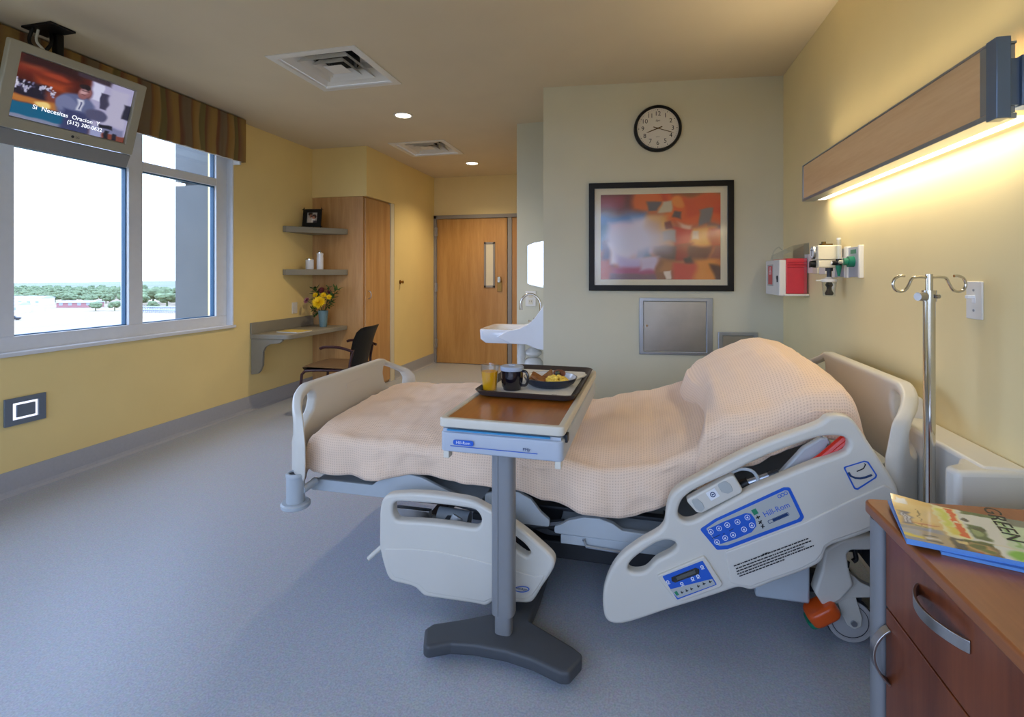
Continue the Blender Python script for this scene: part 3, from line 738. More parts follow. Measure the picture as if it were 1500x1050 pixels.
def desk_chair():
    cx, cy = -2.79, 4.36; rz = math.radians(4)
    t = thing('desk_chair', 'armchair with brown seat and black mesh back at the grey desk', 'chair', (cx, cy, 0), rz)
    # local: chair faces -x
    s = MB(); rings = []
    for x, hw, z in ((-.26, .19, .425), (-.25, .215, .445), (-.2, .232, .455), (0, .238, .452), (.16, .225, .448), (.22, .2, .446)):
        rings.append([Vector((x, hw*math.cos(a) if abs(math.cos(a)) < .999 else hw*math.cos(a), z+.018*math.sin(a)-.004*(1-abs(math.cos(a))))) for a in [2*PI*i/24 for i in range(24)]])
    part('seat', s.loft(rings), M['seat_brown'], t, local=True)
    part('seat_pan', MB().box(-.24, -.21, .415, .22, .21, .432), M['black'], t, bevel=.008, local=True)
    bk = MB(); R = []
    for z, x, hw in ((.44, .235, .17), (.50, .25, .195), (.60, .275, .215), (.70, .305, .222), (.78, .335, .215), (.815, .355, .19), (.825, .36, .15)):
        ring = []
        for i in range(20):
            a = 2*PI*i/20; c = math.cos(a); y = hw*c; ring.append(Vector((x+.012*math.sin(a)-.05*(y/.22)**2, y, z)))
        R.append(ring)
    part('backrest', bk.loft(R), M['black'], t, local=True)
    for sy in (-1, 1):
        part('leg', MB().tube(spl([(.21, sy*.2, .43), (-.16, sy*.225, .42), (-.235, sy*.23, .395), (-.25, sy*.235, .33), (-.275, sy*.24, .01)]), .0125), M['chair_red'], t, local=True)
        part('leg', MB().tube(spl([(.25, sy*.2, .62), (.22, sy*.215, .45), (.26, sy*.225, .25), (.31, sy*.235, .01)]), .0125), M['chair_red'], t, local=True)
        part('armrest', MB().tube(spl([(.27, sy*.24, .61), (.14, sy*.255, .645), (.0, sy*.255, .645), (-.05, sy*.255, .632)]), [.012]*18+[.012], n=10, flat=1.3), M['chair_red'], t, local=True)
desk_chair()
# ================================================================== ACCENT WALL
ck = thing('wall_clock', 'round black-rimmed wall clock above the framed abstract print', 'clock', (ACC @ Vector((.847, 2.22, 0))))
CK = ACC @ Matrix.Translation((.847, 2.389, 0))
part('rim', MB(CK).lathe([(.150, .004), (.150, .030), (.156, .038), (.166, .036), (.172, .022), (.172, .0)], (0, 0, 0), 56), M['black'], ck)
M['dial'] = mat('clock_dial', rgb(222, 218, 208), .5, var=.01)
part('dial', MB(CK).cyl((0, 0, .002), (0, 0, .018), .152, n=56), M['dial'], ck)
nm = MB(CK)
for h in range(1, 13):
    a = PI/2-h*PI/6
    nm.text(str(h), .046, .108*math.cos(a), .108*math.sin(a), .0186)
    nm.mx = CK @ Matrix.Rotation(a, 4, 'Z'); nm.box(.134, -.002 if h % 3 else -.003, .018, .141, .002 if h % 3 else .003, .0192); nm.mx = CK
for k in range(60):
    nm.mx = CK @ Matrix.Rotation(k*PI/30, 4, 'Z'); nm.box(.138, -.0007, .018, .141, .0007, .0190)
nm.mx = CK
part('numerals', nm, M['ink'], ck)
part('brand_mark', MB(CK).text('Elgin', .017, 0, .058, .0186, shear=.3).text('QUARTZ', .007, 0, -.062, .0186), M['ink'], ck)
def hand(name, ang, l0, l1, w, z):
    m = MB(CK @ Matrix.Rotation(ang, 4, 'Z')); m.add([(-l0, -w, z), (l1*.8, -w*.8, z), (l1, 0, z), (l1*.8, w*.8, z), (-l0, w, z)], [(0, 1, 2, 3, 4)]); m.add([(-l0, -w, z-.001), (l1, 0, z-.001), (-l0, w, z-.001)], [(0, 2, 1)])
    part(name, m, M['brass_dark'], ck)
M['brass_dark'] = mat('hand_brass', rgb(96, 74, 30), .35, .7)
hand('hour_hand', PI/2-(8+18/60)*PI/6, .034, .092, .004, .0225)
hand('minute_hand', PI/2-18*PI/30, .034, .125, .003, .0245)
part('hub', MB(CK).cyl((0, 0, .018), (0, 0, .028), .005, n=12), M['brass_dark'], ck)

ar = thing('framed_print', 'large black-framed abstract print in orange, red, blue and white on the accent wall', 'picture', (ACC @ Vector((.862, 1.19, 0))))
part('frame', MB(ACC).curve([[(.344, 1.189), (1.381, 1.189), (1.381, 1.994), (.344, 1.994)], [(.386, 1.231), (.386, 1.954), (1.340, 1.954), (1.340, 1.231)]], .012, .003, .016), M['black'], ar)
part('mat_board', MB(ACC).box(.385, 1.23, .002, 1.341, 1.955, .010), M['mat_board'] if 'mat_board' in M else M.setdefault('mat_board', mat('mat_board', rgb(226, 216, 190), .7, var=.01)), ar)
ops = [('r', -.1, .78, .34, 1.1, (112, 52, 48), .12), ('r', .0, .84, .18, .98, (150, 52, 60), .06), ('r', .26, .80, .6, 1.1, (226, 110, 44), .1), ('r', .5, .88, .68, 1.1, (204, 72, 40), .05), ('r', .60, .92, 1.1, 1.1, (140, 84, 52), .05),
       ('r', .56, .66, 1.1, .98, (232, 98, 36), .08), ('r', .72, .74, 1.1, .97, (218, 74, 30), .06), ('e', .66, .9, .06, .07, (240, 142, 60), .5),
       ('r', -.1, .5, .38, .78, (88, 132, 196), .12), ('r', -.1, .34, .12, .66, (70, 120, 170), .06), ('r', .1, .30, .5, .68, (226, 196, 222), .12), ('r', .26, .46, .50, .70, (238, 226, 240), .14), ('r', .40, .4, .58, .72, (236, 178, 96), .12), ('r', .40, .5, .50, .66, (214, 166, 130), .08),
       ('r', .42, .80, .49, .92, (104, 96, 100), .025), ('r', .50, .76, .60, .92, (206, 190, 158), .03), ('r', .62, .70, .68, .78, (96, 78, 76), .02), ('r', .82, .64, .92, .80, (128, 122, 118), .025), ('r', .90, .58, 1.1, .64, (122, 86, 90), .03), ('r', .66, .58, .74, .66, (236, 190, 160), .04),
       ('r', .55, .58, .61, .66, (140, 70, 48), .02), ('r', .61, .36, .76, .60, (210, 66, 40), .04), ('r', .76, .40, .96, .62, (238, 166, 72), .05), ('r', .76, .46, .82, .58, (230, 200, 176), .03), ('r', .52, .44, .62, .56, (176, 166, 150), .03), ('r', .92, .36, 1.1, .60, (200, 74, 46), .05),
       ('r', .30, .26, .44, .40, (62, 112, 160), .05), ('r', .47, .24, .64, .40, (112, 88, 78), .04), ('r', .62, .22, .78, .42, (164, 62, 50), .04), ('r', .76, .20, .92, .38, (112, 54, 50), .05), ('r', .71, .19, .78, .25, (58, 40, 46), .03),
       ('r', .02, .16, .10, .44, (92, 74, 104), .06), ('r', -.1, .0, .09, .22, (196, 92, 60), .05), ('r', .09, .18, .24, .40, (240, 226, 236), .05), ('r', .14, .12, .36, .28, (190, 172, 216), .08), ('r', .09, .04, .48, .14, (176, 84, 120), .08), ('r', .09, -.1, .48, .06, (128, 92, 104), .04), ('r', .34, .1, .48, .26, (206, 190, 216), .05),
       ('r', .48, -.1, .62, .24, (150, 100, 66), .05), ('r', .52, .1, .70, .22, (182, 122, 70), .06), ('r', .60, -.1, .84, .20, (206, 76, 56), .06), ('r', .80, -.1, 1.0, .22, (230, 146, 62), .07), ('r', .94, -.1, 1.1, .16, (110, 76, 62), .04), ('r', .55, .0, .59, .10, (232, 214, 196), .012), ('r', .94, .24, 1.1, .38, (152, 80, 70), .04), ('e', .30, .46, .26, .20, (226, 222, 244), 1.2)]
M['print'] = attr_mat('art_print', 0, .5)
picture('print', ACC @ Matrix.Translation((.432, 1.273, .0112)), .860, .634, 120, 88, paint((196, 110, 70), ops, 5, .05, 6), M['print'], ar)
M['glazing'] = glass('glazing', (.99, .995, 1), .14, alpha_mix=.8)
part('glazing', MB(ACC).box(.385, 1.23, .0135, 1.341, 1.955, .0150), M['glazing'], ar)

def panel(x0, z0, x1, z1, dx0, dz0, dx1, dz1, lock, label):
    t = thing('access_panel', label, 'wall panel', ACC @ Vector(((x0+x1)/2, z0, 0)), 0)
    part('frame', MB(ACC).curve([[(x0, z0), (x1, z0), (x1, z1), (x0, z1)], [(dx0, dz0), (dx0, dz1), (dx1, dz1), (dx1, dz0)]], .004, .003, .008, 2), M['alu'], t)
    d = part('door', MB(ACC).box(dx0+.003, dz0+.003, .0, dx1-.003, dz1-.003, .007), M['steel_dull'], t, bevel=.001)
    if lock: part('lock', MB(ACC).cyl((lock[0], lock[1], .006), (lock[0], lock[1], .011), .009, n=16), M['chrome'], d)
panel(.716, .718, 1.238, 1.137, .745, .74, 1.194, 1.112, (.77, .93), 'larger metal access panel centred below the framed print')
panel(1.276, .60, 1.55, .891, 1.307, .63, 1.52, .866, (1.33, .76), 'smaller metal access panel partly hidden behind the raised pillow')

# ---- bathroom recess: sink, faucet, mirror, wall plate
sk = thing('wall_sink', 'white wall-hung sink in the recess beside the hall door', 'sink', (-.95, 4.27, .72))
B0 = -.702
def rr(x0, y0, x1, y1, r, z): return [Vector((x, y, z)) for x, y in rrect(x0, y0, x1, y1, r, 5)]
bs = MB().loft([rr(-1.10, 4.12, B0, 4.42, .06, .735), rr(-1.235, 4.035, B0, 4.495, .04, .745), rr(-1.268, 4.02, B0, 4.51, .04, .775), rr(-1.275, 4.02, B0, 4.51, .045, .85), rr(-1.268, 4.026, B0, 4.504, .045, .858),
              rr(-1.23, 4.06, -.88, 4.47, .06, .857), rr(-1.21, 4.08, -.90, 4.45, .07, .84), rr(-1.16, 4.13, -.94, 4.40, .09, .765), rr(-1.08, 4.2, -1.0, 4.33, .035, .752)])
part('basin', bs, M['white_gloss'], sk)
side = [(-1.12, .80), (-1.02, .852), (-.93, .872), (-.86, .905), (-.80, .96), (-.75, 1.03), (-.725, 1.07), (B0, 1.075), (B0, .70), (-.78, .712), (-.87, .745), (-1.0, .748)]
for y in (4.008, 4.498):
    part('side_wing', MB(FY(y)).prism(side, -.022, 0), M['white_gloss'], sk, bevel=.005)
part('backsplash', MB().box(-.735, 4.02, .85, B0, 4.51, 1.07), M['white_gloss'], sk, bevel=.006)
part('drain_pipe', MB().cyl((-.965, 4.25, .10), (-.965, 4.25, .74), .033, n=18).cyl((-.965, 4.25, .60), (-.965, 4.25, .625), .037, n=18), M['white_pl'], sk)
part('trap_cover', MB().lathe([(.028, .15), (.028, .085), (.05, .072), (.072, .05), (.072, .03), (.05, .012), (.03, .006)], (-.865, 4.28, .60), 24), M['white_pl'], sk)
part('trap_cover', MB().lathe([(.03, .0), (.062, -.012), (.082, -.04), (.085, -.10), (.05, -.14)], (-.865, 4.28, .603), 24), M['white_pl'], sk)
fc = part('faucet', MB().tube(spl([(-.80, 4.27, .86), (-.80, 4.27, 1.02), (-.812, 4.27, 1.09), (-.86, 4.27, 1.135), (-.92, 4.27, 1.135), (-.965, 4.27, 1.09), (-.972, 4.27, 1.03)]), .011, n=12).cyl((-.972, 4.27, 1.005), (-.972, 4.27, 1.04), .014, n=14).cyl((-.80, 4.27, .857), (-.80, 4.27, .875), .026, n=18), M['chrome'], sk)
part('tap_lever', MB().cyl((-.83, 4.17, .857), (-.83, 4.17, .90), .016, n=14).tube([(-.83, 4.17, .9), (-.88, 4.15, .925)], .008), M['chrome'], fc)
part('tap_lever', MB().cyl((-.83, 4.37, .857), (-.83, 4.37, .90), .016, n=14).tube([(-.83, 4.37, .9), (-.88, 4.35, .925)], .008), M['chrome'], fc)
F47 = FY(4.70)
mo = [(-1.005, 1.225), (-.95, 1.205), (-.86, 1.185), (-.79, 1.18), (-.72, 1.19), (-.72, 1.62), (-.79, 1.63), (-.86, 1.622), (-.95, 1.605), (-1.005, 1.582)]
mi = solo('wall_mirror', MB(F47).prism(mo, 0, .006), M['mirror'], 'tall arched wall mirror above the sink in the recess', 'mirror', bevel=.001)
pl = thing('wall_outlet', 'white outlet plate behind the sink faucet under the mirror', 'outlet', (-.98, 4.70, 1.0))
part('plate', MB(F47).box(-1.025, 1.012, 0, -.925, 1.155, .008), M['white_pl'], pl, bevel=.003)
part('receptacle', MB(F47).box(-.995, 1.03, .008, -.955, 1.075, .011).box(-.995, 1.09, .008, -.955, 1.135, .011), M['cream_pl'], pl)
part('slots', MB(F47).box(-.985, 1.05, .0105, -.982, 1.064, .0115).box(-.968, 1.05, .0105, -.965, 1.064, .0115).box(-.985, 1.11, .0105, -.982, 1.124, .0115).box(-.968, 1.11, .0105, -.965, 1.124, .0115), M['ink'], pl)

# ================================================================== RIGHT WALL
# sharps container
X0, X1 = -3.79, -3.50          # local x = -y
so = thing('sharps_container', 'white wall cabinet holding a red sharps bin with clear top cover', 'sharps container', (XR, 3.6, 1.17))
part('cabinet', MB(RW).box(-3.80, 1.178, .125, -3.46, 1.402, .165).box(-3.80, 1.178, .0, -3.44, 1.19, .14), M['white_pl'], so, bevel=.014, seg=3)
rb = MB(RW); rb.box(-3.79, 1.192, .01, -3.455, 1.41, .126)
for z in (1.355, 1.37, 1.385): rb.box(-3.79, z, .012, -3.447, z+.007, .12)
part('bin', rb, M['red_bin'], so, bevel=.004)
cv = MB(RW)
cv.loft([[Vector(p) for p in ((-3.79, 1.41, .14), (-3.455, 1.41, .14), (-3.455, 1.41, .0), (-3.79, 1.41, .0))], [Vector(p) for p in ((-3.79, 1.44, .13), (-3.455, 1.43, .14), (-3.455, 1.505, .0), (-3.79, 1.505, .0))]], cap=False)
cv.add([(-3.79, 1.44, .13), (-3.455, 1.43, .14), (-3.455, 1.505, .0), (-3.79, 1.505, .0)], [(0, 1, 2, 3)])
part('clear_cover', cv, M['clear'], so, flat=True)
part('clear_shield', MB(RW).box(-3.448, 1.17, .004, -3.445, 1.50, .03), M['clear'], so)
lb = part('label', MB(RW).box(-3.745, 1.235, .165, -3.60, 1.375, .1665), M['label_grey'], so)
part('hazard_panel', MB(RW).box(-3.725, 1.245, .1665, -3.62, 1.365, .1672), M['red_bin'], lb, label='red biohazard label')
hz = MB(RW)
for k in range(3):
    a = PI/2+k*2*PI/3; cx, cz = -3.672+.016*math.cos(a), 1.33+.016*math.sin(a)
    hz.mx = RW @ Matrix.Translation((cx, cz, .1672)); hz.lathe([(.009, 0), (.013, 0), (.013, .0006), (.009, .0006)], n=16)
hz.mx = RW
part('hazard_symbol', hz, M['white_ink'], lb)
part('lock', MB(RW).cyl((-3.50, 1.29, .163), (-3.50, 1.29, .17), .013, n=16).box(-3.512, 1.262, .163, -3.488, 1.29, .168), M['dark_metal'], so)
part('handle', MB(RW).tube(spl([(-3.785, 1.41, .13), (-3.78, 1.465, .12), (-3.70, 1.49, .11), (-3.60, 1.47, .115)]), .004, n=6), M['clear'], so)
# outlet plates behind the regulator
wp = thing('wall_outlet', 'white double outlet plate between the sharps bin and the suction regulator', 'outlet', (XR, 3.4, 1.31))
part('plate', MB(RW).box(-3.51, 1.318, 0, -3.36, 1.434, .007), M['white_pl'], wp, bevel=.002)
part('slots', MB(RW).box(-3.49, 1.35, .006, -3.483, 1.366, .008).box(-3.475, 1.35, .006, -3.468, 1.366, .008).box(-3.43, 1.35, .006, -3.423, 1.366, .008).box(-3.41, 1.35, .006, -3.403, 1.366, .008), M['ink'], wp)
solo('wall_plate', MB(RW).box(-3.35, 1.315, 0, -3.27, 1.438, .012), M['cream_pl'], 'blank cream wall plate beside the double outlet plate', 'wall plate', bevel=.003)
solo('wall_plate', MB(RW).box(-3.25, 1.312, 0, -3.15, 1.35, .010), M['white_pl'], 'small white wall plate under the suction regulator', 'wall plate', bevel=.003)
# medical gas panel
gp = thing('gas_panel', 'wall panel with oxygen and vacuum gas outlets behind the suction regulator', 'gas outlet', (XR, 2.9, 1.29))
M['gas_face'] = mat('gas_face', rgb(168, 172, 186), .4, .2, var=.03)
part('face_plate', MB(RW).box(-3.02, 1.298, 0, -2.68, 1.442, .012), M['gas_face'], gp, bevel=.002)
for x in (-3.01, -2.852, -2.832, -2.685): part('rail', MB(RW).box(x-.009, 1.294, 0, x+.009, 1.448, .020), M['white_pl'], gp, bevel=.003)
part('oxygen_outlet', MB(RW).cyl((-2.765, 1.372, .01), (-2.765, 1.372, .036), .026, n=24).cyl((-2.765, 1.372, .03), (-2.765, 1.372, .055), .017, n=18), M['green_pl'], gp, label='green oxygen outlet')
part('oxygen_label', MB(RW).box(-2.795, 1.410, .012, -2.735, 1.43, .0135), M['green_pl'], gp)
part('vacuum_outlet', MB(RW).cyl((-2.92, 1.372, .01), (-2.92, 1.372, .03), .03, n=24), M['white_pl'], gp)
part('connector', MB(RW).cyl((-2.845, 1.372, .05), (-2.765, 1.372, .05), .009, n=12), M['cream_pl'], gp)
# suction regulator: body stands out from the wall, gauge on its front
sr = thing('suction_regulator', 'cream suction regulator with round gauge and black knob', 'suction regulator', (XR, 2.9, 1.30))
q = RW @ Matrix.Translation((-2.905, 0, .030))
part('body', MB(q).box(-.055, 1.385, 0, .055, 1.457, .108).box(-.052, 1.345, 0, .052, 1.383, .104), M['cream_pl'], sr, bevel=.005)
gg = part('gauge', MB(q).cyl((-.0, 1.422, .106), (-.0, 1.422, .118), .032, n=28), M['steel'], sr)
part('gauge_face', MB(q).cyl((-.0, 1.422, .118), (-.0, 1.422, .1195), .027, n=28), M['white_ink'], gg)
part('gauge_needle', MB(q).box(-.002, 1.405, .1195, .002, 1.44, .121).box(-.016, 1.432, .1195, .016, 1.435, .121), M['ink'], gg)
part('knob', MB(q).cyl((0, 1.364, .103), (0, 1.364, .128), .019, .016, n=20), M['black'], sr)
part('top_lever', MB(q).box(-.02, 1.457, .03, .02, 1.467, .08).cyl((0, 1.467, .065), (0, 1.478, .065), .010, n=12), M['brass_dark'], sr)
part('outlet_stem', MB(q).cyl((.0, 1.285, .04), (.0, 1.348, .04), .011, n=14).cyl((0, 1.328, .04), (0, 1.345, .04), .017, n=16), M['dark_metal'], sr)
fl = thing('flowmeter', 'clear oxygen flowmeter tube standing beside the suction regulator', 'flowmeter', (XR-.05, 2.83, 1.32))
q2 = RW @ Matrix.Translation((-2.83, 0, .052))
part('tube', MB(q2).cyl((0, 1.385, 0), (0, 1.485, 0), .010, n=16), M['clear'], fl)
part('cap', MB(q2).cyl((0, 1.482, 0), (0, 1.492, 0), .0095, n=16), M['white_pl'], fl)
part('valve', MB(q2).cyl((0, 1.355, 0), (0, 1.388, 0), .013, n=16).cyl((.0, 1.368, .0), (0, 1.368, .03), .011, n=16), M['black'], fl)
part('valve_cap', MB(q2).cyl((0, 1.368, .03), (0, 1.368, .033), .008, n=14), M['white_ink'], fl)
part('nozzle', MB(q2).cyl((0, 1.302, 0), (0, 1.355, 0), .005, .015, n=14), M['green_pl'], fl)
sb = thing('suction_bottle', 'small clear suction trap bottle hanging below the regulator', 'bottle', (XR-.07, 2.905, 1.19))
part('jar', MB(q).lathe([(.026, 0), (.028, .004), (.033, .072), (.031, .072), (.025, .006)], (0, 1.2, .04), 24, (0, 1, 0)), M['clear'], sb)
part('lid', MB(q).lathe([(.033, 0), (.036, .004), (.036, .014), (.018, .02), (.012, .026)], (0, 1.272, .04), 24, (0, 1, 0)).cyl((0, 1.28, .07), (0, 1.28, .10), .0035, n=8), M['white_pl'], sb)
part('float', MB(q).lathe([(.016, 0), (.020, .01), (.012, .026), (.011, .040), (.018, .052), (.012, .066)], (0, 1.205, .04), 18, (0, 1, 0)), M['black'], sb)
# over-bed light
ol = thing('overbed_light', 'long wood-faced wall light glowing above the headboard', 'wall light', (XR, 2.36, 1.72))
part('wood_panel', MB(RW).box(-3.148, 1.734, .085, -1.612, 1.914, .118), M['wood_light'], ol, bevel=.001)
part('trim_rail', MB(RW).box(-3.154, 1.718, .06, -1.60, 1.733, .122).box(-3.154, 1.914, .06, -1.60, 1.920, .122).box(-3.158, 1.718, .06, -3.148, 1.92, .122).box(-1.640, 1.735, .06, -1.606, 1.914, .1195), M['alu'], ol, bevel=.001)
part('end_cap', MB(RW).box(-1.608, 1.712, .092, -1.566, 1.922, .124), M['blue_alu'], ol, bevel=.002)
part('wall_housing', MB(RW).box(-3.06, 1.768, .0, -1.62, 1.868, .05).box(-1.64, 1.752, .0, -1.600, 1.876, .092).box(-1.64, 1.748, .0, -1.590, 1.880, .055), M['blue_alu'], ol, bevel=.003)
part('lens', MB(RW).box(-3.14, 1.722, .012, -1.61, 1.727, .058), M['lens_white'] if 'lens_white' in M else M.setdefault('lens_white', emit('light_lens', (1, .90, .70), 1.0)), ol)
part('tube', MB(RW).cyl((-3.1, 1.885, .066), (-1.62, 1.885, .066), .013, n=12), M['tube'], ol)
part('tube', MB(RW).cyl((-3.1, 1.748, .068), (-1.62, 1.748, .068), .011, n=12), M['tube'], ol)
light('bulb', ol, (XR-.062, 2.36, 1.715), 'AREA', 1.8, (1, .86, .62), (0, 0, 0), shape='RECTANGLE', size=.06, size_y=1.45)
light('bulb', ol, (XR-.062, 2.36, 1.90), 'AREA', 4.6, (1, .82, .52), (0, math.radians(180-30), 0), shape='RECTANGLE', size=.06, size_y=1.45, spread=2.0)
# light switch
ls = thing('light_switch', 'white toggle light switch on the cream wall right of the IV pole', 'light switch', (XR, 1.875, 1.17))
part('plate', MB(RW).box(-1.914, 1.172, 0, -1.838, 1.289, .006), M['white_pl'], ls, bevel=.002)
part('toggle', MB(RW).box(-1.884, 1.222, .005, -1.868, 1.246, .007).box(-1.882, 1.236, .006, -1.870, 1.246, .026), M['white_ink'], ls, bevel=.002)
part('screws', MB(RW).cyl((-1.876, 1.262, .005), (-1.876, 1.262, .0075), .004, n=10).cyl((-1.876, 1.199, .005), (-1.876, 1.199, .0075), .004, n=10), M['alu'], ls)
# bed dock on the wall (white moulded wall guard)
bd = thing('wall_guard', 'white moulded bumper ledge on the wall behind the headboard and IV pole', 'wall guard', (XR, 1.9, .1))
part('ledge', MB().box(.905, 1.64, .08, XR-.001, 2.24, .79), M['bed_white'], bd, bevel=.012, seg=3)
part('arm', MB().prism([(.828, 1.60), (1.0, 1.635), (XR-.001, 1.655), (XR-.001, 1.74), (.905, 1.74), (.872, 1.685), (.822, 1.65)], .08, .785), M['bed_white'], bd, bevel=.014, seg=3)
fa = MB(RW); fa.prism(fillet([(-2.25, .08), (-2.14, .08), (-2.14, .80), (-2.16, .86), (-2.25, .865)], .02), .005, .085)
ap = part('arm', fa, M['bed_white'], bd, bevel=.01, seg=3)
part('sticker', MB(RW).box(-2.235, .80, .085, -2.165, .845, .0865), M['white_ink'], ap)
# ================================================================== HOSPITAL BED
bed = thing('hospital_bed', 'cream plastic hospital bed with raised head section and lowered side rails', 'hospital bed', (-.3, 2.43, 0))
def tr(pts, y): return [(p.x, p.z) for p in (at_y(u, v, y) for u, v in pts)]
def loopfix(pts, ccw):
    n = len(pts); a = sum(pts[i][0]*pts[(i+1) % n][1]-pts[(i+1) % n][0]*pts[i][1] for i in range(n))
    return pts if (a > 0) == ccw else pts[::-1]
RY = 1.828
FR = FY(1.852)
FP = FY(1.8262)
# ---- head side rail
o1 = [(883, 872), (887, 853), (896, 833), (911, 814), (935, 796), (958, 783), (968, 776), (974, 766), (976, 750), (980, 733), (988, 720), (1003, 709), (1020, 700), (1073, 671), (1127, 647), (1180, 628), (1203, 619), (1213, 611), (1226, 608.5), (1241, 610), (1251, 616), (1260, 628),
      (1270, 643), (1289, 672), (1303, 693), (1313, 710), (1317, 724), (1316, 745), (1308, 762), (1290, 773), (1263, 784), (1238, 793), (1222, 798), (1213, 803), (1209, 811), (1206, 820), (1197, 828), (1172, 839), (1134, 852.5), (1113, 861), (1100, 865), (1088, 862), (1078, 862), (1060, 868), (1020, 881), (980, 893), (945, 905), (920, 912.5), (903, 914.5), (890, 910), (884, 897)]
h1 = [(993.5, 748), (995, 758), (1004, 764), (1018, 762), (1040, 750), (1100, 717.5), (1140, 700.5), (1180, 684), (1233, 664.5), (1241, 659), (1244.5, 650), (1240, 642), (1228, 639), (1212, 639), (1193, 642.5), (1153, 656), (1113, 672), (1073, 692), (1030, 711.5), (1011, 722), (999, 733)]
h2 = [(920, 833), (924, 823), (939, 810), (961, 796), (976, 792), (988, 794.5), (991, 801.5), (983, 810), (962, 821), (949, 834), (939, 838.5), (926, 838.5)]
hr = part('side_rail', MB(FR).curve([loopfix(smooth(tr(o1, RY), 3), True), loopfix(smooth(tr(h1, RY), 3), False), loopfix(smooth(tr(h2, RY), 3), False)], .013, .012, 0, 4), M['bed_white'], bed, label='head-end side rail with the blue control panel')
st = [(1311, 720), (1297, 711), (1283, 717), (1232, 741), (1180, 766), (1090, 800), (1063, 810), (1070, 855), (1080, 858), (1100, 861), (1134, 848), (1172, 835), (1196, 823), (1205, 812), (1209, 801), (1222, 793), (1263, 779), (1303, 760), (1312, 742)]
part('raised_step', MB(FR).curve([loopfix(fillet(tr(st, RY-.01), .008), True)], .004, .004, .0215), M['bed_step'], hr)
pw = math.atan2(*reversed([b-a for a, b in zip(tr([(1025, 775)], RY)[0], tr([(1153, 713)], RY)[0])]))
def on_rail(u, v): p = at_y(u, v, 1.8262); return p.x, p.z
pb = [(1025, 775), (1047, 760), (1148, 713.5), (1157, 713.5), (1178, 757), (1174, 763), (1066, 804), (1050, 805)]
part('control_panel', MB(FP).curve([loopfix(fillet(tr(pb, 1.826), .008), True)], .0006, .0006, .0006), M['blue_label'], hr, label='blue-bordered control panel')
pi_ = [(1034, 774), (1050, 763), (1149, 718), (1154, 718), (1172, 756), (1168, 760), (1066, 798), (1053, 799)]
cp = part('panel_face', MB(FP).curve([loopfix(fillet(tr(pi_, 1.8255), .006), True)], .0005, .0004, .0016), M['label_grey'], hr)
kp = [(1036, 775), (1060, 763.5), (1092, 751), (1100, 752), (1106, 760), (1108, 770), (1101, 779), (1078, 789), (1055, 796.5), (1049, 793)]
part('keypad', MB(FP).curve([loopfix(fillet(tr(kp, 1.825), .006), True)], .0005, .0005, .0024), M['blue_label'], hr)
bt = MB(FP)
for (u, v) in ((1041, 778), (1053, 773), (1065, 768), (1094.5, 757), (1050, 793), (1062, 787), (1073.5, 782.5), (1101, 768.5), (1080, 763.5), (1089.5, 774.5)):
    x, z = on_rail(u, v); bt.mx = FP @ Matrix.Translation((x, z, .0036)); bt.lathe([(.0072, 0), (.0088, 0), (.0088, .0006), (.0072, .0006)], n=18)
    bt.add([(-.004, -.003, .0004), (.004, -.003, .0004), (0, .0045, .0004)], [(0, 1, 2)])
bt.mx = FP
part('buttons', bt, M['white_ink'], hr)
kb = MB(FP)
for (u, v, w) in ((1049, 785, .03), (1071, 775, .016), (1060, 781, .006)):
    x, z = on_rail(u, v); kb.mx = FP @ Matrix.Translation((x, z, .0036)) @ Matrix.Rotation(pw, 4, 'Z'); kb.box(-w/2, -.0012, 0, w/2, .0012, .0005)
kb.mx = FP; part('keypad_marks', kb, M['blue_dark'], hr)
x, z = on_rail(1137, 746)
part('brand_text', MB(FP).text('Hill-Rom', .0245, x, z, .0028, pw-.05), M['blue_label'], hr)
x, z = on_rail(1140, 758)
mb = MB(FP @ Matrix.Translation((x, z, .0026)) @ Matrix.Rotation(pw-.03, 4, 'Z')); mb.curve([rrect(-.036, -.0055, .036, .0055, .005), rrect(-.0345, -.004, .0345, .004, .004)[::-1]], .0004, 0); mb.box(-.02, -.0035, 0, .032, .0035, .0006)
part('gauge_bar', mb, M['blue_dark'], hr)
gi = MB(FP); gj = MB(FP)
x, z = on_rail(1105.5, 749); gi.mx = FP @ Matrix.Translation((x, z, .0026)) @ Matrix.Rotation(pw, 4, 'Z'); gi.box(-.008, -.009, 0, .008, .009, .0006); gi.mx = FP
part('status_square', gi, M['green_ink'], hr)
for k, (u, v) in enumerate(((1110, 757), (1113.5, 764), (1117, 770))):
    x, z = on_rail(u, v); gj.mx = FP @ Matrix.Translation((x, z, .0026)) @ Matrix.Rotation(pw+.5*k, 4, 'Z'); gj.box(-.007, -.002, 0, .007, .002, .0006); gj.box(-.002, -.006, 0, .001, .006, .0006)
gj.mx = FP; part('status_icons', gj, M['ink'], hr)
x, z = on_rail(1146, 724); mb = MB(FP @ Matrix.Translation((x, z, .0026)) @ Matrix.Rotation(pw, 4, 'Z'))
for k in (-1, 0, 1): mb.lathe([(.004, 0), (.006, 0), (.006, .0006), (.004, .0006)], (k*.011, 0, 0), 16)
part('panel_icons', mb, M['blue_label'], hr)
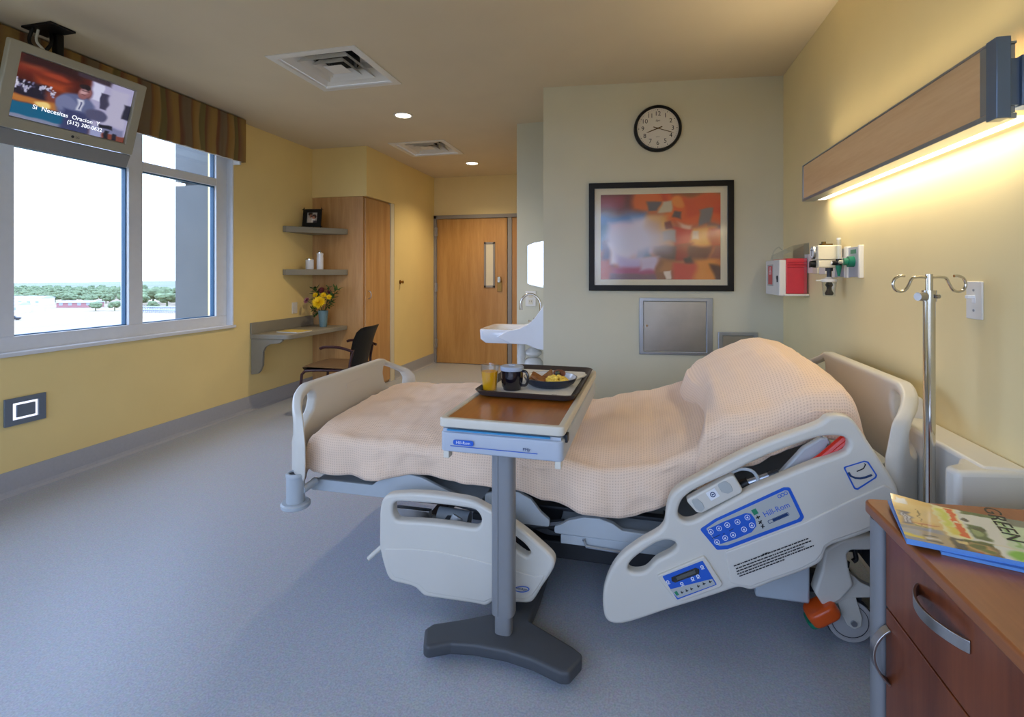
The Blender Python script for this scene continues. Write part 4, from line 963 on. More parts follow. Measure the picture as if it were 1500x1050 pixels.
# display unit
du = [(962, 843), (1031, 814), (1036, 820), (1058, 854), (1055, 859), (994, 881), (989, 878)]
dd = part('display_unit', MB(FP).curve([loopfix(fillet(tr(du, 1.82), .008), True)], .004, .003, .004), M['bed_white'], hr)
db = [(970, 843), (1029, 820), (1050, 855), (992, 877)]
part('display_border', MB(FP).curve([loopfix(fillet(tr(db, 1.819), .004), True)], .0004, .0003, .0115), M['blue_label'], dd)
dl = [(981, 862), (1043, 846.5), (1048, 854.5), (993, 874.5)]
part('display_label', MB(FP).curve([loopfix(fillet(tr(dl, 1.8185), .003), True)], .0004, .0003, .0124), M['label_grey'], dd)
def dsp(u, v): p = at_y(u, v, 1.8185); return p.x, p.z
lc = [(983, 844.5), (1018, 830.5), (1024, 832), (1024, 839), (989, 852), (984, 850)]
part('screen_bezel', MB(FP).curve([loopfix(fillet(tr(lc, 1.818), .004), True)], .0006, .0004, .0126), M['black_gloss'], dd)
M['lcd'] = mat('lcd', rgb(86, 88, 84), .3, var=.02)
lc2 = [(990, 844), (1017, 833.5), (1019, 838), (992, 848.5)]
part('screen', MB(FP).curve([loopfix(fillet(tr(lc2, 1.8175), .002), True)], .0004, .0002, .0140), M['lcd'], dd)
ic = MB(FP); ik = MB(FP); ig = MB(FP)
for u, v in ((978, 851), (998.5, 853.5), (1014, 846), (1022, 842.5), (1028, 829)):
    x, z = dsp(u, v); ic.mx = FP @ Matrix.Translation((x, z, .0126)) @ Matrix.Rotation(pw-.1, 4, 'Z'); ic.lathe([(.003, 0), (.0055, 0), (.0055, .0006), (.003, .0006)], n=14); ic.box(-.006, -.008, 0, .006, -.0065, .0005)
ic.mx = FP; part('display_icons', ic, M['white_ink'], dd)
for i, (u, v) in enumerate(((999, 866), (1006, 863.5), (1013, 861), (1023, 857), (1031, 853.5), (1040, 850.5))):
    x, z = dsp(u, v); ik.mx = FP @ Matrix.Translation((x, z, .0132)) @ Matrix.Rotation(pw-.1, 4, 'Z'); ik.box(-.005, -.0012, 0, .005, .0012, .0005); ik.box(-.003, -.004, 0, 0, .005, .0005)
ik.mx = FP; part('label_marks', ik, M['ink'], dd)
x, z = dsp(991, 867.5); part('label_square', MB(FP @ Matrix.Translation((x, z, .0132)) @ Matrix.Rotation(pw, 4, 'Z')).box(-.005, -.007, 0, .005, .007, .0005), M['green_ink'], dd)
# instruction label: lines of tiny print
il = MB(FP); rnd = random.Random(3)
for r, (u0, v0, u1, v1) in enumerate(((1117, 812, 1126, 809), (1075, 829, 1184, 788.5), (1078, 833, 1188, 792), (1079, 837, 1178, 800), (1080, 841, 1192, 799), (1083, 844, 1150, 819))):
    a = Vector((*tr([(u0, v0)], 1.818)[0], 0)); b = Vector((*tr([(u1, v1)], 1.818)[0], 0)); L = (b-a).length; ang = math.atan2(b.y-a.y, b.x-a.x); t = 0
    il.mx = FP @ Matrix.Translation((a.x, a.y, .0082)) @ Matrix.Rotation(ang, 4, 'Z')
    while t < L:
        w = rnd.uniform(.004, .013); il.box(t, -.0017, 0, min(t+w, L), .0017, .0004); t += w+.0022
il.mx = FP; part('instruction_text', il, M['ink'], hr)
# angle gauge sticker
sg = [(1235, 684), (1266, 674.5), (1272, 676), (1285, 696), (1283, 700), (1256, 717.5), (1251, 716)]
sg2 = [(1237.5, 685), (1266, 676.3), (1270.5, 677.5), (1282.8, 696), (1281, 699), (1256, 715), (1252.5, 714)]
ag = part('angle_gauge', MB(FP).curve([loopfix(fillet(tr(sg, 1.826), .006), True), loopfix(fillet(tr(sg2, 1.826), .006), False)], .0006, .0002, .0008), M['blue_label'], hr)
def rl(pts, r, m, nm, par):
    part(nm, MB().tube([at_y(u, v, 1.8252) for u, v in pts], r, n=6), m, par)
rl([(1255, 690.5), (1265, 686), (1268, 680), (1266, 679)], .0016, M['ink'], 'gauge_arm', ag)
rl([(1243, 692), (1246, 697), (1253, 700), (1260, 700.5), (1268, 699), (1277, 695.5)], .0034, M['blue_dark'], 'gauge_arc', ag)
# pendant holder in the hand hole
ph_ = [(1004, 732), (1066, 698), (1075, 695.5), (1088, 717), (1085, 722), (1028, 751), (1020, 750)]
pnd = part('pendant_holder', MB(FR).curve([loopfix(fillet(tr(ph_, 1.835), .012), True)], .012, .006, .004), M['bed_white'], hr)
for c in ([(1012, 732), (1021, 729), (1029, 736), (1032, 744), (1026, 749), (1018, 743)], [(1050, 709), (1062, 703), (1070, 709), (1074, 718), (1066, 722), (1057, 720)]):
    part('recess', MB(FR).curve([loopfix(fillet(tr(c, 1.833), .008), True)], .001, .001, .0225), M['label_grey'], pnd)
x, z = tr([(1044, 724)], 1.83)[0]
part('sticker', MB(FR @ Matrix.Translation((x, z, .0225)) @ Matrix.Rotation(pw+.05, 4, 'Z')).box(-.017, -.015, 0, .017, .015, .001), M['white_ink'], pnd)
part('sticker_mark', MB(FR @ Matrix.Translation((x, z, .0237)) @ Matrix.Rotation(pw, 4, 'Z')).lathe([(.006, 0), (.009, 0), (.009, .0005), (.006, .0005)], n=18).box(-.004, -.002, 0, .004, .002, .0005), M['blue_dark'], pnd)
# things seen through the hand hole: deck arm, blue cord, red vinyl bundle
def yy(u, v, y): return at_y(u, v, y)
part('deck_arm', MB(FY(1.918)).curve([loopfix(fillet([(p[0], p[1]) for p in tr([(1060, 722), (1140, 693), (1175, 655), (1200, 640), (1216, 640), (1190, 690), (1130, 715), (1064, 745)], 1.918)], .02), True)], .008, .006), M['bed_grey'], bed)
part('cord', MB().tube(spl([yy(1068, 694, 1.875), yy(1085, 687, 1.87), yy(1102, 690, 1.87), yy(1110, 702, 1.87), yy(1106, 716, 1.875)]), .0055, n=8), M['bed_grey'], hr, label='grey coiled pendant cord')
part('gas_strut', MB().tube([yy(1083, 712, 1.885), yy(1096, 706, 1.885)], .016, n=14), M['black'], bed)
part('actuator', MB().tube([yy(1096, 707, 1.885), yy(1135, 694, 1.885)], .012, n=12), M['alu'], bed)
part('actuator_end', MB().tube([yy(1126, 697, 1.88), yy(1141, 692, 1.88)], .014, n=12), M['dark_metal'], bed)
rc = MB()
for k, (dv, du) in enumerate(((-7, 0), (-3, 3), (1, 4), (5, 4), (9, 3))):
    rc.tube(spl([yy(1176, 691+dv*.5, 1.882-.003*k), yy(1204, 675+dv*.9, 1.872), yy(1236+du, 650+dv*1.1, 1.872), yy(1256, 640+dv, 1.885)]), .0125, n=8)
part('red_straps', rc, M['red_cord'], bed, label='bundle of red vinyl-covered straps')
part('strap_end', MB().tube(spl([yy(1166, 694, 1.885), yy(1180, 686, 1.885), yy(1190, 680, 1.885), yy(1200, 670, 1.89)]), [.007]*18+[.009], n=8), M['cream_pl'], bed)
part('strap_clip', MB().tube([yy(1168, 689, 1.878), yy(1184, 681, 1.878)], .008, n=8), M['dark_metal'], bed)

# ---- foot side rail (lowered)
o2 = [(556, 804), (555.5, 775), (556, 748), (559, 734), (566, 726), (580, 723.5), (605, 722.5), (640, 725), (675, 730), (695, 735), (712, 744), (730, 754), (750, 766), (770, 780), (790, 797.5), (803, 809), (811, 819), (812, 829), (806, 842), (793, 861), (784, 876), (777, 883), (766, 884), (745, 882.5), (724, 881), (716, 886), (709, 888), (695, 885), (655, 879), (628, 875), (619, 872), (610, 863), (602, 859), (590, 856), (578, 853), (570, 848), (564, 836)]
h3 = [(575, 752), (575, 741), (579, 736), (588, 735), (620, 737), (655, 740.5), (690, 745.5), (699, 750), (704.5, 759), (704, 767), (699, 773), (689, 773.5), (660, 769), (620, 765), (585, 763), (578, 759)]
h4 = [(744, 783), (749, 782), (757, 788), (768, 797), (776, 807), (776.5, 812.5), (771, 815), (760, 808), (750, 800), (744, 793)]
fr_ = part('side_rail', MB(FR).curve([loopfix(smooth(tr(o2, RY), 3), True), loopfix(smooth(tr(h3, RY), 3), False), loopfix(smooth(tr(h4, RY), 3), False)], .013, .012, 0, 4), M['bed_white'], bed, label='lowered foot-end side rail')
s2 = [(562, 805), (600, 805), (640, 809), (690, 820), (724, 829), (756, 838), (783, 846), (799, 843), (788, 861), (778, 875), (766, 879), (724, 876), (709, 883), (660, 875), (624, 869), (612, 858), (592, 851), (576, 847), (569, 836)]
part('raised_step', MB(FR).curve([loopfix(fillet(tr(s2, RY-.01), .01), True)], .003, .0035, .0215), M['bed_step'], fr_)
ovl = [(764.5+11*math.cos(a), 863+4.6*math.sin(a)) for a in [2*PI*i/24 for i in range(24)]]
ov2 = [(764.5+9.8*math.cos(a), 863+3.5*math.sin(a)) for a in [2*PI*i/24 for i in range(24)]]
bo = part('brand_oval', MB(FP).curve([loopfix(tr(ovl, 1.818), True), loopfix(tr(ov2, 1.818), False)], .0005, .0002, .0082), M['blue_label'], fr_)
x, z = tr([(764.5, 863)], 1.818)[0]
part('brand_text', MB(FP).text('Hill-Rom', .0115, x, z, .0082), M['blue_dark'], bo)
part('release_handle', MB().tube([yy(572, 789, 1.862), yy(540, 818, 1.85)], .009, n=10), M['bed_white'], bed)
part('rail_arm', MB().tube(spl([Vector((-.78, 1.90, .12)), Vector((-.74, 1.89, .25)), Vector((-.70, 1.93, .34))]), .022, n=10), M['bed_grey'], bed)

# ---- footboard and headboard
def endboard(name, x, s, zt, y0=2.06, y1=2.78, zlow=.42):
    """board in the YZ plane at x; s = direction of the wings (towards the mattress)"""
    prof = [(1.872, zlow), (1.865, zt-.29), (1.868, zt-.21), (1.895, zt-.10), (1.98, zt-.035), (y0, zt), (y1, zt), (2.86, zt-.035), (2.955, zt-.085), (2.985, zt-.13), (2.99, zt-.22), (2.985, zt-.29), (2.975, zlow)]
    # hand holes
    far = [(2.765, zt-.045), (2.79, zt-.036), (2.87, zt-.066), (2.935, zt-.105), (2.95, zt-.14), (2.948, zt-.205), (2.92, zt-.225), (2.86, zt-.20), (2.775, zt-.13), (2.758, zt-.08)]
    near = [(2*2.43-a, b) for a, b in far]
    m = MB()
    c = MB(frame((0, 0, 0), (0, 1, 0), UP))
    c.curve([loopfix(fillet(prof, .07, 6), True), loopfix(fillet(far, .03, 4), False), loopfix(fillet(near, .03, 4), False)], .012, .014, 0, 4)
    # wrap the ends: bend x with |y-2.43|
    # c was built in (y, z, x) axes; subdivide long spans so that the bend reads
    bm = bmesh.new(); vs = [bm.verts.new(p) for p in c.v]
    for f in c.f:
        try: bm.faces.new([vs[i] for i in f])
        except ValueError: pass
    bmesh.ops.remove_doubles(bm, verts=bm.verts, dist=1e-5)
    for yc in [1.88, 1.905, 1.93, 1.955, 1.98, 2.005, 2.03, 2.06, 2.80, 2.83, 2.855, 2.88, 2.905, 2.93, 2.955, 2.98]:
        bmesh.ops.bisect_plane(bm, geom=bm.verts[:]+bm.edges[:]+bm.faces[:], plane_co=(0, yc, 0), plane_no=(0, 1, 0))
    for v in bm.verts:
        d = max(0, abs(v.co.y-2.43)-.375)
        v.co.x += x+s*3.4*d*d
    bm.verts.index_update()
    m.add([v.co.copy() for v in bm.verts], [tuple(v.index for v in f.verts) for f in bm.faces]); bm.free()
    return part(name, m, M['bed_white'], bed)
fb = endboard('footboard', -1.494, 1, .806)
part('embossed_label', MB().box(-1.4685, 2.36, .715, -1.4665, 2.52, .745), M['bed_step'], fb)
hb = endboard('headboard', .908, -1, .935, zlow=.35)
# roller bumper at the foot corner
rbm = at_y(433, 741, 1.88)
part('corner_bumper', MB().lathe([(.056, 0), (.060, .004), (.060, .016), (.054, .022), (.0375, .0225), (.0375, .128), (.0395, .130), (.0395, .140), (.036, .145), (.028, .145), (.026, .09)], (rbm.x, 1.88, .325), 28), M['bed_grey'], bed)
part('bumper_core', MB().cyl((rbm.x, 1.88, .42), (rbm.x, 1.88, .4635), .027, n=20), M['rubber'], bed)
part('bumper_arm', MB().tube([(rbm.x+.03, 1.885, .395), (-1.37, 1.96, .405)], .016, n=10), M['bed_grey'], bed)
# ---- deck sections with mattress retainers along the near side
def deck(pts, y0, y1, bump=None):
    return MB(FY(y0)).prism(fillet(pts, .012), -(y1-y0), 0)
fd = [(-1.415, .352), (-1.415, .402), (-1.11, .402), (-1.07, .435), (-1.02, .459), (-.95, .466), (-.88, .455), (-.80, .425), (-.74, .405), (-.70, .385), (-.70, .362), (-.86, .352)]
part('foot_deck', deck(fd, 1.986, 2.006).box(-1.41, .345, -.90, -.62, .385, -.02), M['bed_grey'], bed, bevel=.003)
td = [(-.60, .33), (-.60, .42), (-.52, .445), (-.46, .442), (-.41, .42), (-.37, .372), (-.335, .345), (-.335, .318), (-.5, .318)]
part('thigh_deck', deck(td, 1.974, 1.995), M['bed_grey'], bed, bevel=.003)
part('knee_bar', MB().tube([(-.72, 2.0, .36), (-.40, 2.0, .305), (-.28, 2.0, .33)], .016, n=8).box(-.66, 2.0, .30, -.30, 2.86, .325), M['dark_metal'], bed)
sd = [(-.315, .30), (-.315, .325), (-.29, .335), (-.26, .355), (-.20, .374), (-.14, .376), (-.09, .362), (-.055, .34), (.0, .338), (.30, .338), (.34, .36), (.36, .338), (.34, .30), (.0, .298)]
part('seat_deck', deck(sd, 1.968, 1.995).box(-.31, .29, -.88, .34, .32, -.02).box(-.29, .262, -.02, .22, .298, -.004), M['bed_grey'], bed, bevel=.003)
part('deck_handle', MB().tube([(-.20, 1.966, .292), (-.19, 1.962, .268), (-.04, 1.962, .262), (-.03, 1.966, .285)], .006, n=8), M['alu'], bed)
hd = MB(frame((.28, 2.43, .40), (math.cos(.47), 0, math.sin(.47)), (0, 1, 0))).box(0, -.44, -.035, .62, .44, -.005)
part('head_deck', hd, M['bed_grey'], bed, bevel=.004)
# ---- lower frame, lift arms, actuators
part('base_frame', MB().box(-.95, 2.10, .13, .78, 2.15, .20).box(-.95, 2.71, .13, .78, 2.76, .20).box(-.95, 2.10, .14, -.89, 2.76, .19).box(.70, 2.06, .14, .78, 2.80, .20), M['dark_metal'], bed, bevel=.006)
part('upper_frame', MB().box(-1.02, 2.12, .285, .86, 2.16, .335).box(-1.02, 2.70, .285, .86, 2.74, .335).box(.80, 2.0, .27, .88, 2.86, .345).box(-1.02, 2.12, .29, -.96, 2.74, .33), M['dark_metal'], bed, bevel=.004)
for y in (2.19, 2.67):
    part('lift_arm', MB().tube([(-.75, y, .30), (-.30, y, .17)], .028, n=8), M['dark_metal'], bed)
    part('lift_arm', MB().tube([(.10, y, .31), (.52, y, .17)], .028, n=8), M['dark_metal'], bed)
part('motor', MB().cyl((-.84, 2.08, .262), (-.70, 2.08, .255), .036, n=18), M['bed_grey'], bed)
part('channel', MB().box(-1.02, 2.02, .245, -.86, 2.05, .30), M['steel'], bed, bevel=.002)
part('bracket', MB().box(-.90, 1.985, .24, -.865, 2.0, .285), M['steel'], bed, bevel=.002)
part('bracket', MB().box(-.79, 1.985, .235, -.75, 2.06, .28), M['steel'], bed, bevel=.002)
part('drive_rod', MB().cyl((-1.0, 2.02, .235), (-.62, 2.02, .235), .011, n=12), M['chrome'], bed)
part('power_box', MB().box(-.25, 2.15, .14, .42, 2.62, .27), M['black'], bed, bevel=.01)
part('cover_box', MB().box(.42, 2.02, .13, .60, 2.13, .29), M['bed_grey'], bed, bevel=.008)
# casters
def caster(x, y, pedal):
    w = MB(); w.cyl((x, y-.018, .078), (x, y+.018, .078), .078, n=36)
    c = part('caster', w, M['rubber'], bed, bevel=.006)
    part('wheel_disc', MB().lathe([(.003, .0), (.064, .0), (.064, .002), (.074, .003), (.074, -.01)], (x, y-.0195, .078), 36, (0, -1, 0)), M['wheel'], c)
    part('disc_groove', MB().lathe([(.0580, 0), (.0600, 0), (.0600, .0012), (.0580, .0012)], (x, y-.0198, .078), 36, (0, -1, 0)), M['rubber'], c)
    F = FY(y-.026)
    fk = fillet([(x-.055, .235), (x+.01, .235), (x+.015, .17), (x+.035, .10), (x+.032, .068), (x+.01, .055), (x-.012, .068), (x-.032, .11), (x-.05, .165)], .012)
    part('fork', MB(F).prism(fk, -.006, .004).prism(fk, -.058, -.048), M['bed_white'], c, bevel=.002)
    part('axle_bolt', MB(F).cyl((x+.008, .078, .003), (x+.008, .078, .010), .010, n=12), M['alu'], c)
    if pedal:
        part('swivel_plate', MB(F).prism(fillet([(x-.075, .175), (x-.06, .245), (x-.02, .268), (x+.03, .225), (x+.085, .205), (x+.10, .185), (x+.05, .175), (x-.01, .165), (x-.05, .135)], .01), -.03, .006), M['bed_white'], c, bevel=.003)
        part('bolt', MB(F).cyl((x-.035, .232, .005), (x-.035, .232, .016), .013, n=6).cyl((x-.035, .232, .005), (x-.035, .232, .012), .018, n=18), M['alu'], c)
        part('brake_pedal', MB(frame((x-.098, y-.05, .118), (math.cos(.62), 0, math.sin(.62)), (0, 1, 0))).curve([rrect(-.056, -.045, .052, .05, .034, 6)], .012, .014, 0, 4), M['orange'], c)
        part('pedal_pad', MB(frame((x-.10, y-.045, .098), (math.cos(.62), 0, math.sin(.62)), (0, 1, 0))).curve([rrect(-.055, -.038, .066, .05, .03, 6)], .006, .006, 0, 3), M['green_pl'], c)
    return c
caster(.735, 2.065, True)
caster(-.86, 2.10, False); caster(-.86, 2.78, False); caster(.735, 2.80, False)
part('head_bracket', MB(FY(2.03)).curve([loopfix(fillet(tr([(1205, 800), (1230, 786), (1275, 778), (1282, 800), (1242, 800), (1236, 806), (1240, 830), (1246, 852), (1228, 872), (1204, 884), (1190, 862), (1200, 830)], 2.03), .018), True)], .02, .008), M['bed_white'], bed)
part('power_cord', MB().tube(spl([yy(1252, 792, 2.02), yy(1252, 806, 2.02), yy(1254, 818, 2.02), yy(1249, 822, 2.02)]), .008, n=8).tube(spl([yy(1242, 822, 2.01), yy(1240, 830, 2.01), yy(1234, 830, 2.01), yy(1232, 824, 2.01)]), .007, n=8).tube(spl([yy(1240, 795, 2.02), yy(1252, 793, 2.02), yy(1275, 796, 2.04)]), .009, n=8), M['black'], bed)

# ================================================================== MATTRESS AND BLANKET
ZN = [(-1.42, .598), (-1.37, .610), (-1.07, .608), (-.80, .602), (-.58, .604), (-.35, .595), (-.22, .580), (-.086, .573), (.042, .608), (.165, .662), (.26, .715), (.45, .80), (.78, .93)]
ZF = [(-1.42, .632), (-1.35, .645), (-1.17, .656), (-.91, .662), (-.60, .655), (-.35, .625), (-.234, .612), (-.16, .630), (-.086, .652), (.06, .676), (.166, .71), (.27, .75), (.45, .83), (.78, .96)]
ZB = [(-1.42, .47), (-1.371, .448), (-1.243, .436), (-1.096, .438), (-.923, .464), (-.80, .472), (-.567, .462), (-.455, .452), (-.346, .423), (-.213, .398), (-.109, .391), (-.009, .405), (.126, .461), (.185, .515), (.387, .63), (.565, .725), (.66, .78)]
def section(x, zn, zf, zc, zb, zfb, yn, yf, r, nt=26, ns=10):
    pts = []
    for i in range(ns): pts.append((yn, zb+(zn-r-zb)*i/ns))
    for i in range(6):
        a = PI-PI/2*i/6; pts.append((yn+r+r*math.cos(a), zn-r+r*math.sin(a)))
    for i in range(nt+1):
        t = i/nt; y = yn+r+(yf-yn-2*r)*t; z = zn+(zf-zn)*t+(zc-(zn+zf)/2)*(1-(2*t-1)**4) if True else 0
        pts.append((y, z))
    for i in range(1, 7):
        a = PI/2-PI/2*i/6; pts.append((yf-r+r*math.cos(a), zf-r+r*math.sin(a)))
    for i in range(1, 6): pts.append((yf, zf-r+(zfb-zf+r)*i/5))
    return [Vector((x, y, z)) for y, z in pts]
def sheet(name, rows, m, label, cat, thick, parent=None, u0=0):
    mb = MB(); n = len(rows[0]); fs = []; uv = []
    for i in range(len(rows)-1):
        for j in range(n-1): fs.append((i*n+j, (i+1)*n+j, (i+1)*n+j+1, i*n+j+1))
    mb.add([p for r in rows for p in r], fs)
    us = [0]
    mid = n//2
    for a, b in zip(rows, rows[1:]): us.append(us[-1]+(b[mid]-a[mid]).length)
    for i, r in enumerate(rows):
        v = 0
        for j, p in enumerate(r):
            if j: v += (p-r[j-1]).length
            uv.append((us[i]+u0, v))
    o = solo(name, mb, m, label, cat) if parent is None else part(name, mb, m, parent)
    l = o.data.uv_layers.new(name='UVMap')
    for lp in o.data.loops: l.data[lp.index].uv = uv[lp.vertex_index]
    s = o.modifiers.new('s', 'SOLIDIFY'); s.thickness = thick; s.offset = -1 if thick > 0 else 1
    return o
def wr(p, x, amp, k=1.0):
    a = noise.noise(Vector((p.x*5*k, p.y*7*k, p.z*5+3)))*amp
    b = noise.noise(Vector((p.x*14*k+p.y*9, p.y*11*k-p.x*6, p.z*13)))*amp*.55
    c = (abs(noise.noise(Vector((p.x*4+p.y*5, p.y*3-p.x*4, 7.7+p.z*3))))-.25)*amp*.9
    e_ = noise.noise(Vector((p.x*26+p.z*20, p.y*24, p.z*30-p.x*12)))*amp*.22
    return a+b+c+e_
rows = []
xs = [-1.396]*6+[-1.393+.0125*i for i in range(int(2.045/.0125)+1)]
drop = [.15, .10, .055, .026, .010, .002]
for i, x in enumerate(xs):
    xx = x; dz = 0
    if i < 6: xx = -1.396-[.022, .023, .021, .016, .009, .003][i]; dz = drop[i]
    zn = lerp_tab(ZN, x); zf = lerp_tab(ZF, x); zb = lerp_tab(ZB, x)
    hem = .004*math.sin(x*19)+.002*math.sin(x*41+1)
    pts = section(xx, zn-dz, zf-dz, max(zn, zf)+.012-dz, min(zb+hem, zn-dz-.06), .44, 1.955, 2.905, .038)
    out = []
    for j, p in enumerate(pts):
        w = wr(p, x, .017)
        q = p.copy()
        if j < 10:                                   # near skirt: soft vertical folds
            t = (10-j)/10
            q.y += -w*1.0-.010*t*math.sin(x*17+1.5*math.sin(x*5))-.004*math.sin(x*37+p.z*9)*t+.006*t*t
        elif j > len(pts)-7: q.y += w*.6
        else: q.z += w*.75
        out.append(q)
    rows.append(out)
bl = sheet('blanket', rows, M['blanket'], 'peach waffle-weave blanket spread over the whole bed and pillow', 'blanket', .006)
# the folded end of the blanket drawn over the pillow
PN = [(.23, .705), (.25, .772), (.31, .805), (.45, .842), (.595, .912), (.66, .915), (.70, .885), (.725, .845), (.735, .80)]
PCt = [(.23, .755), (.25, .835), (.31, .895), (.40, .948), (.50, 1.000), (.57, 1.012), (.65, .995), (.71, .945), (.745, .885), (.76, .82)]
rows = []
N_ = 58
for i in range(N_+1):
    t = i/N_; x = .232+.512*t
    zn = lerp_tab(PN, x-.03*(1 if t > .85 else 0)); zc = lerp_tab(PCt, x); zf = zn+.02+.25*(zc-zn)
    if t > .93:
        k = (t-.93)/.07
        zn = zn-.07*k*k; zc = zc-.05*k*k
    pts = section(x, zn, zf, zc-.1*(zc-zn), zn-.165, zn-.25, 1.947, 2.915, .06, 30, 12)
    out = []
    for j, p in enumerate(pts):
        w = wr(p, x, .012, .8); q = p.copy()
        # the low lip curls under
        lip = max(0, 1-t*9)
        if j < 12: q.y += -w*.6-.006*math.sin(x*23+p.z*15)-.004
        else: q.z += w*.8
        q.x += lip*.03*math.sin(p.y*9+.6)+.05*(1-min(1, abs(p.y-2.43)/.5)**2)*(1 if t > .8 else 0)*((t-.8)/.2 if t > .8 else 0)*.3
        out.append(q)
    rows.append(out)
# close the two ends downward
def drop_row(r, dx, k): return [Vector((p.x+dx, p.y, p.z-k if 8 < j < len(r)-6 else p.z-k*.6)) for j, p in enumerate(r)]
rows = [drop_row(rows[0], .022, .055), drop_row(rows[0], .004, .030), drop_row(rows[0], -.004, .010)]+rows+[drop_row(rows[-1], .010, .025), drop_row(rows[-1], .014, .075), drop_row(rows[-1], .012, .10)]
sheet('folded_end', rows, M['blanket'], '', '', .006, bl)
mt_rows = []
ms = MB(); R = []
for i in range(60):
    x = -1.392+2.05*i/59
    zn = lerp_tab(ZN, x)-.045; zf = lerp_tab(ZF, x)-.045; zb = lerp_tab([(-1.42, .50), (-.5, .49), (-.3, .45), (-.15, .395), (.0, .39), (.1, .43), (.3, .575), (.67, .755)], x)
    k = .02 if i in (0, 59) else 0
    y0, y1, r = 1.99+k, 2.885-k, .03
    R.append([Vector((x, y0+r, zb+k)), Vector((x, y0, zb+r+k)), Vector((x, y0, zn-r-.02-k)), Vector((x, y0+r, zn-.02-k)), Vector((x, y1-r, zf-.02-k)), Vector((x, y1, zf-r-.02-k)), Vector((x, y1, zb+r+k)), Vector((x, y1-r, zb+k))])
solo('mattress', ms.loft(R), M['sheet'] if 'sheet' in M else M.setdefault('sheet', mat('sheet', rgb(214, 212, 210), .85, var=.02)), 'white-sheeted mattress just showing under the hem of the peach blanket', 'mattress')
# ================================================================== OVERBED TABLE
ot = thing('overbed_table', 'overbed table with oak-look top on a single column across the bed', 'overbed table', (-.45, 1.72, 0))
TZ = .842; TR = -.025
TM = Matrix.Translation((-.425, 1.555, 0)) @ Matrix.Rotation(TR, 4, 'Z')       # local: x across, y along the table
w2, L = .208, .96
top = part('table_rim', MB(TM).curve([rrect(-w2, 0, w2, L, .022), rrect(-w2+.022, .022, w2-.022, L-.022, .008)[::-1]], .010, .005, TZ-.015), M['table_white'], ot)
part('table_top', MB(TM).box(-w2+.018, .018, TZ-.022, w2-.018, L-.018, TZ-.004), M['wood_oak'], ot)
ap = part('apron', MB(TM).curve([rrect(-w2+.004, .004, w2-.004, L-.004, .022)], .026, .006, TZ-.078), M['table_grey'], ot)
part('apron_top', MB(TM).box(-w2+.012, .012, TZ-.048, w2-.012, L-.012, TZ-.036), M['table_grey'], ot)
part('slot_line', MB(TM).box(-w2+.03, -.0005, TZ-.040, w2-.045, .01, TZ-.035), M['blue_label2'] if 'blue_label2' in M else M.setdefault('blue_label2', mat('label_cyan', rgb(60, 140, 190), .4)), ot)
part('under_tray', MB(TM).box(-w2+.02, .02, TZ-.034, w2-.02, L-.02, TZ-.028), M['table_white'], ot)
for sx in (-1, 1): part('corner_foot', MB(TM).box(sx*(w2-.022)-.010, .012, TZ-.135, sx*(w2-.022)+.010, .045, TZ-.10), M['table_white'], ot, bevel=.003)
part('latch', MB(TM).box(w2-.006, .04, TZ-.06, w2+.004, .075, TZ-.035), M['dark_metal'], ot, bevel=.002)
F0 = TM @ frame((0, -.002, 0), (1, 0, 0), UP)
lg_ = part('brand_label', MB(F0).curve([rrect(-.155, TZ-.083, -.085, TZ-.066, .008)], .0006, .0004, .001), M['blue_label'], ot)
part('brand_text', MB(F0).text('Hill-Rom', .0135, -.12, TZ-.0745, .0026), M['white_ink'], lg_)
part('pinstripe', MB(F0).box(-.165, TZ-.0885, .0, .125, TZ-.0865, .0012), M['blue_label'], ot)
part('model_text', MB(F0).text('PMJr', .013, .09, TZ-.078, .0008), M['blue_dark'], ot)
cx, cy = -.452, 1.717
def oval(z, a, b): return [Vector((cx+a*math.copysign(abs(math.cos(t))**.6, math.cos(t)), cy+b*math.copysign(abs(math.sin(t))**.6, math.sin(t)), z)) for t in [2*PI*i/32 for i in range(32)]]
part('column', MB().loft([oval(.135, .040, .034), oval(TZ-.10, .040, .034)]), M['post_grey'], ot)
part('column_rib', MB().box(cx-.018, cy-.0365, .14, cx-.012, cy-.030, TZ-.10), M['post_grey'], ot)
part('inner_tube', MB().loft([oval(.06, .030, .026), oval(.14, .030, .026)]), M['post_grey'], ot)
bz = .066
bp = [at_z(u, v, bz) for u, v in ((620, 945), (622, 921), (634, 913), (680, 906), (722, 898))]
bp = [(p.x, p.y) for p in bp]+[(-.50, 1.93), (-.495, 2.42), (-.36, 2.42), (-.365, 1.93)]+[(p.x, p.y) for p in (at_z(u, v, bz) for u, v in ((776, 909), (800, 923), (840, 947), (853, 957), (852, 966), (834, 986), (820, 985), (780, 966), (740, 953), (696, 944.5), (660, 942), (627, 948)))]
part('base', MB().curve([loopfix(fillet(bp, .018, 5), True)], .010, .012, .046, 4), M['base_grey'], ot)
for u, v in ((652, 940), (828, 972)):
    p = at_z(u, v, .03); part('caster', MB().cyl((p.x-.012, p.y+.035, .018), (p.x+.012, p.y+.035, .018), .018, n=16), M['black'], ot)
for x in (-.47, -.39): part('caster', MB().cyl((x-.012, 2.36, .018), (x+.012, 2.36, .018), .018, n=16), M['black'], ot)

